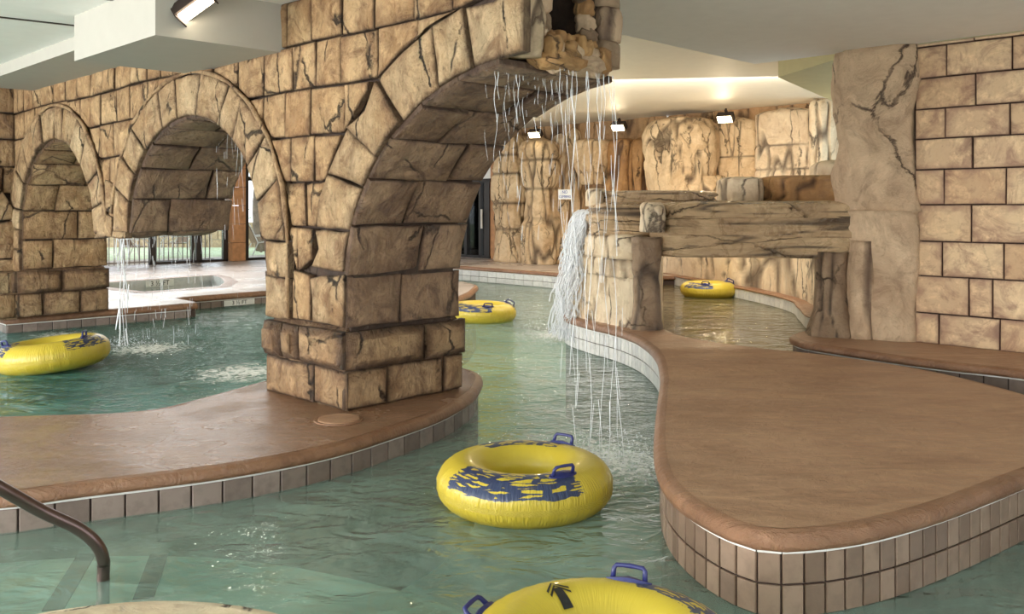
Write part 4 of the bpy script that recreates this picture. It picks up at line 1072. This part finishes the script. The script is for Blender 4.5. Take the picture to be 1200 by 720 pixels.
for k in range(9):
    z = 1.1+k*.13; a = rr.uniform(0, 6.28); l = rr.uniform(.35, .7)
    MB().tube([(bx+.02, by, z), (bx+math.cos(a)*l*.5, by+math.sin(a)*l*.5, z+.25*l), (bx+math.cos(a)*l*.8, by+math.sin(a)*l*.8, z+.8*l)], [.018, .014, .006], 5).build('branch', M['bark'], tb_)
for i, (px, D, hh, ww) in enumerate(((128, 44, 2.2, 2.4), (185, 46, 1.8, 2.0), (240, 45, 2.4, 2.6), (318, 44, 1.6, 1.4), (270, 47, 2.0, 2.2))):
    c = Vector((PX(px, D), D, .1+hh*.5)); rt = empty('shrub', (c.x, c.y, .1)); tag(rt, ['rounded green shrub behind the left end of the fence', 'green shrub in the garden behind the left glass door', 'larger green shrub behind the right glass door', 'green shrub at the right side of the tall window', 'green shrub behind the tiled column'][i], 'shrub')
    m = MB()
    for k in range(260):
        a, b = rr.uniform(0, 6.28), rr.uniform(-1, 1); r = (rr.random()**.4); q = math.sqrt(1-b*b)
        p = c+Vector((math.cos(a)*q*ww*.5*r, math.sin(a)*q*ww*.5*r, b*hh*.5*r)); d = Vector((rr.uniform(-1, 1), rr.uniform(-1, 1), rr.uniform(-.3, 1))).normalized()*.22; e = d.cross(Vector((rr.uniform(-1, 1), .3, 1))).normalized()*.09
        m.add([p, p+d*.5+e, p+d, p+d*.5-e], [(0, 1, 2, 3)])
    o = mk('foliage', m.v, m.f, M['leaf'], rt, recalc=False); o['kind'] = 'stuff'
    MB().tube([(c.x, c.y, .1), (c.x, c.y, .1+hh*.6)], .05, 6).build('stem', M['bark'], rt)
# side wall with the far doors
d2 = empty('door_2', (-1.0, 25.5, .35)); d2['kind'] = 'structure'
Q0 = Vector((-.4, 24.95, 0))
def Q(s, d, z): return Q0+U*s+V*d+Z*z
def qs(px): k = (px-600)/F; return (Q0.x-k*Q0.y)/(.70710678*(1+k))
def qbox(a, b, z0, z1, d0, d1, name, mat, parent): return MB().box((min(a, b), d0, z0), (max(a, b), d1, z1), lambda p: Q(p.x, p.y, p.z)).build(name, mat, parent)
wf = empty('wall_far', Q0); wf['kind'] = 'structure'
qbox(qs(574.5), qs(584), .34, 3.97, 0, .3, 'plaster_strip', M['orange'], wf)
qbox(qs(500), qs(575), 2.62, 3.97, .0, .3, 'header', M['white'], wf)
qbox(qs(400), qs(500), .3, 3.97, .0, .3, 'plaster', M['ceil_far'], wf)
for (a, b) in ((568.5, 574.5), (562, 564.5), (545, 548), (526, 530), (500, 506)): qbox(qs(a), qs(b), .34, 2.62, -.04, .1, 'door_frame', M['frame'], d2)
qbox(qs(500), qs(575), 2.52, 2.62, -.04, .1, 'door_frame', M['frame'], d2); qbox(qs(500), qs(575), .34, .42, -.04, .1, 'door_frame', M['frame'], d2)
qbox(qs(500), qs(569), .42, 2.52, .02, .04, 'pane', M['glass'], d2)
qbox(qs(566.8), qs(568), 1.2, 1.75, -.12, -.08, 'door_handle', M['white_metal'], d2)
qbox(qs(430), qs(600), .3, 4, 2.6, 2.7, 'lobby_wall', M['ceil_far'], wf)
for i, px in enumerate((549, 553, 557, 560)):
    qbox(qs(px), qs(px+1.6), .34, 2.0, .3, .34, 'blind_slat', M['bars'], d2)

# ------------------------------------------------------------ signs
def text(body, size, mat, parent, origin, xdir, ydir, off=.004, name='lettering'):
    cu = bpy.data.curves.new('t', 'FONT'); cu.body = body; cu.size = size; cu.align_x = 'CENTER'; cu.align_y = 'CENTER'; cu.resolution_u = 2; cu.extrude = .001
    ob = bpy.data.objects.new('t', cu); COL.objects.link(ob)
    dg = bpy.context.evaluated_depsgraph_get(); me = bpy.data.meshes.new_from_object(ob.evaluated_get(dg))
    bpy.data.objects.remove(ob); me.materials.append(mat)
    xd = Vector(xdir).normalized(); yd = Vector(ydir).normalized(); zd = xd.cross(yd)
    mt = Matrix((xd, yd, zd)).transposed(); 
    for v in me.vertices: v.co = mt @ v.co
    o = bpy.data.objects.new(name, me); return link(o, parent, Vector(origin)+zd*off)
def panel(name, c, xd, w_, h_, mat, label=None, cat=None, group=None, parent=None, th=.006):
    xd = Vector(xd).normalized(); yd = Z; zd = xd.cross(yd)
    return MB().box((-w_/2, -h_/2, -th), (w_/2, h_/2, 0), lambda p: Vector(c)+xd*p.x+yd*p.y+zd*p.z).build(name, mat, parent)
q = FW(662, 1.02); c = Vector((PX(662, q.y), q.y, PZ(228, q.y)))
sg = empty('safety_sign', c); tag(sg, 'small white sign with blue lettering on the far rocks', 'sign')
panel('board', c, -U, .44, .24, M['white'], parent=sg)
text('NO', .11, M['blue'], sg, c+Z*.055, -U, Z); text('CLIMBING', .085, M['blue'], sg, c-Z*.055, -U, Z)
def marker(c, xd, w_, h_, label):
    r_ = empty('depth_marker', c); tag(r_, label, 'depth marker', 'three and a half foot depth markers')
    panel('plate', c, xd, w_, h_, M['white'], parent=r_); text('3 ½ FT', h_*1.0, M['black'], r_, c, xd, Z)
pA = Vector((-7.16, 12.58, 0)).lerp(Vector((-5.117, 14.5, 0)), .44); marker(pA-U*-.0+(-V.cross(Z)).normalized()*.03+Z*.085, V, .56, .10, 'white depth marker tile on the deck edge below the left pier')
pB = Vector((-5.81, 15.26, 0)).lerp(Vector((-4.45, 16.66, 0)), .62); marker(pB+V.cross(Z)*.03+Z*.085, V, .6, .10, 'white depth marker tile on the deck edge under the middle arch')
tb1, tb2 = tub[1], tub[3]; pC = tb1.lerp(tb2, .42); xd = (tb2-tb1).normalized(); marker(Vector((pC.x, pC.y, .175))+xd.cross(Z)*.03, xd, .66, .15, 'white depth marker tile inside the hot tub')

# ------------------------------------------------------------ inner tubes
RC, RM = .375, .172
def tube_surface(th, ph, lift=0.0, sc_=1.0):
    r = RM+lift; fl = .88
    rad = RC+r*math.cos(ph); return Vector((rad*math.cos(th), rad*math.sin(th), r*fl*math.sin(ph)))*sc_
def make_tube(name, loc, rot, scale, tilt, patches, handles, label, arrow=None):
    NU, NV = 96, 28; vs = []; ang = []; sec = []; pat = []; wr_ = []
    for i in range(NU):
        th = 2*PI*i/NU
        for j in range(NV):
            ph = 2*PI*j/NV
            out = math.cos(ph); seamd = min(abs(ph), abs(2*PI-ph))
            wob = -.006*max(0, 1-seamd/.16)+.003*math.sin(th*34+3*math.sin(th*3))*max(0, math.cos(ph*.9 if ph < PI else (2*PI-ph)*.9))**2
            innerd = abs(ph-PI); wob += -.005*max(0, 1-abs(innerd)/.15)
            vs.append(tube_surface(th, ph, wob)); ang.append(th*2.0); sec.append(ph)
            m_ = 0
            for (c, hw, p0, p1) in patches:
                d = abs((th-c+PI) % (2*PI)-PI)
                a = max(0, min(1, (hw-d)/.25+.5)); b = max(0, min(1, min(ph-p0, p1-ph)/.22+.5)); m_ = max(m_, min(a, b))
            pat.append(m_); wr_.append(max(0, out)**1.5 if ph < 1.2 or ph > 5 else .15)
    fs = [(i*NV+j, ((i+1) % NU)*NV+j, ((i+1) % NU)*NV+(j+1) % NV, i*NV+(j+1) % NV) for i in range(NU) for j in range(NV)]
    root = empty(name, loc)
    tag(root, label, 'inner tube', 'yellow inner tubes floating in the pools')
    WL[root.name] = Vector((0, 0, 0))
    o = mk('ring', vs, fs, M['tube'], root, origin=(0, 0, 0), smooth=True, attrs={'ang': ang, 'sec': sec, 'patch': pat, 'wrinkle': wr_})
    # sheer bottom sheet closing the hole
    n = 40; m = MB(); m.add([(0, 0, -.06)]+[((RC-RM*.9)*math.cos(2*PI*i/n), (RC-RM*.9)*math.sin(2*PI*i/n), -.05) for i in range(n)], [(0, 1+i, 1+(i+1) % n) for i in range(n)])
    b = mk('seat_floor', m.v, m.f, M['tube_plain'], root, origin=(0, 0, 0), recalc=False)
    for (th, ph, turn) in handles:
        c = tube_surface(th, ph, .002); nrm = (tube_surface(th, ph, .1)-tube_surface(th, ph, 0)).normalized()
        t1 = Vector((-math.sin(th), math.cos(th), 0)); t2 = nrm.cross(t1)
        a = t1*math.cos(turn)+t2*math.sin(turn); bb = nrm.cross(a)
        f = lambda x, y, z: c+a*x+bb*y+nrm*z
        # oval base patch
        k = 18; mb = MB()
        ov = [(.105*math.cos(2*PI*i/k), .035*math.sin(2*PI*i/k)) for i in range(k)]
        mb.add([f(x, y, -.012-abs(x)*.10) for x, y in ov]+[f(x*.92, y*.9, .010-abs(x)*.10) for x, y in ov]+[f(0, 0, .016)], [(i, (i+1) % k, k+(i+1) % k, k+i) for i in range(k)]+[(k+i, k+(i+1) % k, 2*k) for i in range(k)])
        h_ = mk('handle', mb.v, mb.f, M['navy'], root, origin=tuple(c), smooth=False); h_['label'] = 'navy blue plastic handle'
        hl = wloc(h_)
        pts = [f(-.068, 0, 0), f(-.066, 0, .04), f(-.056, 0, .052), f(-.03, 0, .054), f(0, 0, .055), f(.03, 0, .054), f(.056, 0, .052), f(.066, 0, .04), f(.068, 0, 0)]
        m2 = MB().tube(pts, [.012, .010, .010, .009, .010, .009, .010, .010, .012], 8)
        g = mk('grip', m2.v, m2.f, M['navy'], h_, smooth=True)
    if arrow:
        for poly in arrow:
            n = len(poly); m = MB()
            m.add([tube_surface(a, b, .005) for a, b in poly], [tuple(range(n))])
            mk('arrow_print', m.v, m.f, M['black'], root, recalc=False)
    root.rotation_euler = (tilt[0], tilt[1], rot); root.scale = (scale,)*3
    return root
M['tube_plain'] = plain('yellow_vinyl', (.50, .40, .05), .45)
HP = PI/2
two = lambda c: [(c, .95, .35, 2.0), (c+PI, .95, .35, 2.0)]
zt = .125
make_tube('inner_tube', (.079, 5.5, zt), 0, 1.0, (0, 0), [(-1.75, .86, .30, 1.75), (1.62, .75, .55, 1.9)], [(-1.02, 1.35, 0), (.95, 1.2, 0)], 'yellow inner tube with dark wave print floating mid river, nearest whole one')
def arr(th0, ph0):
    out = []
    def q(x, y): return (th0+x*1.5, ph0+y*2.6)
    def cv(pts): return [q(x, y) for x, y in pts]
    for y0 in (.0, -.055):
        out.append(cv([(-.10, y0-.12), (0, y0), (0, y0-.025), (-.10, y0-.15)])); out.append(cv([(0, y0), (.10, y0-.12), (.10, y0-.15), (0, y0-.025)]))
    for k in range(6): out.append(cv([(-.035-.004*k, -.11-.04*k), (.035+.004*k, -.11-.04*k), (.039+.004*k, -.152-.04*k), (-.039-.004*k, -.152-.04*k)]))
    return [[(a, 2*ph0-b) for a, b in p] for p in out]
make_tube('inner_tube', (.34, 3.30, zt), 0, 1.0, (0, 0), [(.60, .52, .25, 1.6), (-2.2, .8, .35, 1.8)], [(1.22, 1.25, .0), (2.72, .7, 0)], 'yellow inner tube cut off by the bottom edge, black arrow print', arrow=arr(2.05, 1.45))
make_tube('inner_tube', (-.475, 14.3, zt), 0, 1.0, (0, .03), [(-1.95, .7, .35, 1.7), (.3, .5, .4, 1.6)], [(-1.35, 1.2, 0), (.3, 1.1, 1.5)], 'yellow inner tube just right of the arch pier, beyond its plinth')
make_tube('inner_tube', (PX(830, 16.6), 16.6, zt+.15), 0, .95, (0, 0), [(-2.2, .6, .35, 1.8), (.1, .5, .35, 1.8)], [(-1.9, 1.2, 0), (.1, 1.2, 1.5)], 'yellow inner tube under the rock bridge')
make_tube('inner_tube', (PX(62, 9.9), 9.9, zt+.06), 0, 1.08, (.0, -.10), [(-2.6, .55, .45, 1.9), (-.35, .5, .45, 1.9)], [(-2.55, 1.35, .3), (-.2, 1.5, .4)], 'yellow inner tube at the left edge in the pool behind')

# ------------------------------------------------------------ handrail, steps, lid
hr = empty('handrail', (-2.0, 4.4, -.4)); tag(hr, 'dark bronze tubular handrail curving down into the water at lower left', 'handrail')
pr = [(PX(-190, 3.3), 3.3, PZ(505, 3.3)), (PX(-90, 3.75), 3.75, PZ(522, 3.75)), (PX(0, 4.0), 4.0, PZ(572, 4.0)), (PX(50, 4.15), 4.15, PZ(600, 4.15)), (PX(90, 4.25), 4.25, PZ(619, 4.25)), (PX(112, 4.3), 4.3, PZ(637, 4.3)), (PX(121, 4.33), 4.33, PZ(656, 4.33)), (PX(121, 4.35), 4.35, PZ(676, 4.35)), (PX(119, 4.37), 4.37, -.5)]
pp = spline(pr, 6, closed=False)
MB().tube(pp, .030, 12).build('rail', M['rail'], hr, True)
mk('flange', [(PX(119, 4.37)+.07*math.cos(a*PI/6), 4.37+.07*math.sin(a*PI/6), z) for z in (-.52, -.49) for a in range(12)], [tuple(range(12))[::-1], tuple(range(12, 24))]+[(i, (i+1) % 12, 12+(i+1) % 12, 12+i) for i in range(12)], M['rail'], hr)
st = empty('pool_steps', (-2.2, 4.6, -1)); tag(st, 'submerged pool steps with black stripes beside the handrail', 'steps')
def prism(name, pts, z0, z1, mat, parent):
    n = len(pts)
    return mk(name, [Vector((p.x, p.y, z)) for z in (z0, z1) for p in pts], [tuple(range(n))[::-1], tuple(range(n, 2*n))]+[(i, (i+1) % n, n+(i+1) % n, n+i) for i in range(n)], mat, parent)
fc = Vector((-1.4, 2.6, 0)); fg = [Vector((p[0], p[1], 0)) for p in fg]
prism('step', [fc+(p-fc)*2.45+Vector((-.7, 0, 0)) for p in fg], -1, -.16, M['pool_floor'], st)
prism('step', [fc+(p-fc)*2.9+Vector((-.7, 0, 0)) for p in fg], -1, -.45, M['pool_floor'], st)
for (a, b, c, d, z, wd) in ((108, 640, 62, 716, -.155, .05), (187, 650, 168, 702, -.155, .05), (22, 624, -10, 657, -.155, .05)):
    p0, p1 = P(a, b, z), P(c, d, z); dd = (p1-p0).normalized(); nn = Vector((-dd.y, dd.x, 0))*wd
    MB().add([p0-nn, p0+nn, p1+nn, p1-nn, p0-nn+Z*.006, p0+nn+Z*.006, p1+nn+Z*.006, p1-nn+Z*.006], [(0,1,2,3),(4,7,6,5),(0,4,5,1),(1,5,6,2),(2,6,7,3),(3,7,4,0)]).build('stripe', M['black'], st)
lp = P(397, 492, .235)
ld = empty('access_lid', lp); tag(ld, 'round tan access lid set in the platform before the arch pier', 'lid')
k = 28
mk('cover', [(lp.x+r*math.cos(2*PI*i/k), lp.y+r*math.sin(2*PI*i/k), z) for r, z in ((.155, .225), (.155, .243), (.145, .247)) for i in range(k)], [(i, (i+1) % k, k+(i+1) % k, k+i) for i in range(k)]+[(k+i, k+(i+1) % k, 2*k+(i+1) % k, 2*k+i) for i in range(k)]+[tuple(range(2*k, 3*k))], M['deck'], ld)
mk('rim', [(lp.x+r*math.cos(2*PI*i/k), lp.y+r*math.sin(2*PI*i/k), z) for r, z in ((.185, .232), (.18, .24), (.16, .24), (.158, .232)) for i in range(k)], [(j*k+i, j*k+(i+1) % k, (j+1)*k+(i+1) % k, (j+1)*k+i) for j in range(3) for i in range(k)], M['coping'], ld)

# ------------------------------------------------------------ falling water
def strands(name, n, top, spreadv, vel, z1, r0, label, seed, breakup=.35, wob=.02, drop=0.0, zjit=.0, group='thin curtains of falling water'):
    rr = random.Random(seed); m = MB()
    for i in range(n):
        u = rr.uniform(-1, 1); p = Vector(top)+Vector(spreadv)*u+Vector((0, 0, rr.uniform(-zjit, zjit)))
        v = Vector(vel)*rr.uniform(.6, 1.2)+Vector((rr.uniform(-.05, .05), rr.uniform(-.05, .05), 0))
        ph = rr.uniform(0, 9); r = r0*rr.uniform(.5, 1.3); seg = []
        T = math.sqrt(2*max(.01, p.z-z1)/9.8)
        N = 22
        for k in range(N+1):
            t = T*k/N; q = p+v*t-Z*4.9*t*t; q.x += wob*math.sin(ph+k*.9)*k/N; q.y += wob*math.cos(ph*1.7+k*.7)*k/N
            if rr.random() < breakup*k/N and len(seg) >= 1:
                if len(seg) >= 2: m.tube(seg, [r*(.3+.7*math.sin(PI*(j+.5)/len(seg))) for j in range(len(seg))], 5, False)
                seg = []
            else: seg.append(q)
        if len(seg) >= 2: m.tube(seg, r, 5, False)
    o = m.build(name, M['fall'], None, True, origin=(top[0], top[1], z1)); return tag(o, label, 'waterfall', group, 'stuff')
spo = W(-1.86, .72, 2.76)
strands('water_curtain', 22, spo, V*.30, -U*.06, 0, .0019, 'thin strands of water falling from the broken arch spout', 1, .5, .03)
strands('water_curtain', 30, W(-1.6, .45, 2.72), V*.45, Vector((0, 0, 0)), 1.6, .0014, 'fine drips falling from the underside of the broken arch', 2, .9, .02)
strands('rock_waterfall', 260, (.98, 11.80, 1.74), Vector((-.07, .33, 0)), Vector((-.58, -.02, .15)), 0, .008, 'white waterfall pouring off the bridge rocks into the river', 3, .6, .07, zjit=.05, group='waterfalls')
strands('water_curtain', 10, W(5.75, .55, 2.40), V*.06, Vector((0, 0, 0)), .05, .008, 'narrow stream of water falling through the left arch', 4, .35, .03)
strands('water_curtain', 40, W(4.4, .5, 1.5), V*.6, Vector((0, 0, 0)), .05, .0022, 'sparse drips falling from the hanging stones between arches', 5, .95, .02)
strands('water_curtain', 26, W(2.7, .7, 2.7), U*.9, Vector((0, 0, 0)), .05, .002, 'scattered drips falling through the middle arch', 6, 1.1, .02)
# splashes: droplets thrown up where the water lands
def splash(name, c, r, n, h, label, seed):
    rr = random.Random(seed); m = MB()
    for i in range(n):
        a = rr.uniform(0, 6.28); d = r*rr.random()**.7; z = c[2]+h*(rr.random()**2)*(1-d/r*.6); s = rr.uniform(.003, .008)
        p = Vector((c[0]+math.cos(a)*d, c[1]+math.sin(a)*d, z+.005))
        m.add([p+Vector((s, 0, 0)), p+Vector((-s, 0, 0)), p+Vector((0, s, 0)), p+Vector((0, -s, 0)), p+Vector((0, 0, s*1.3)), p+Vector((0, 0, -s))], [(0,2,4),(2,1,4),(1,3,4),(3,0,4),(2,0,5),(1,2,5),(3,1,5),(0,3,5)])
    o = mk(name, m.v, m.f, M['fall'], None, recalc=False); tag(o, label, 'splash', None, 'stuff')
splash('splash_drops', (.68, 12.3, 0), .65, 700, .35, 'white splash at the foot of the rock waterfall', 1)
splash('splash_drops', (.75, 6.5, 0), .7, 420, .06, 'scattered splash drops in the river below the arch spout', 2)
splash('splash_drops', (W(5.75, .55, 0).x, W(5.75, .55, 0).y, .05), .45, 260, .14, 'splash where the narrow stream lands by the left pier', 3)
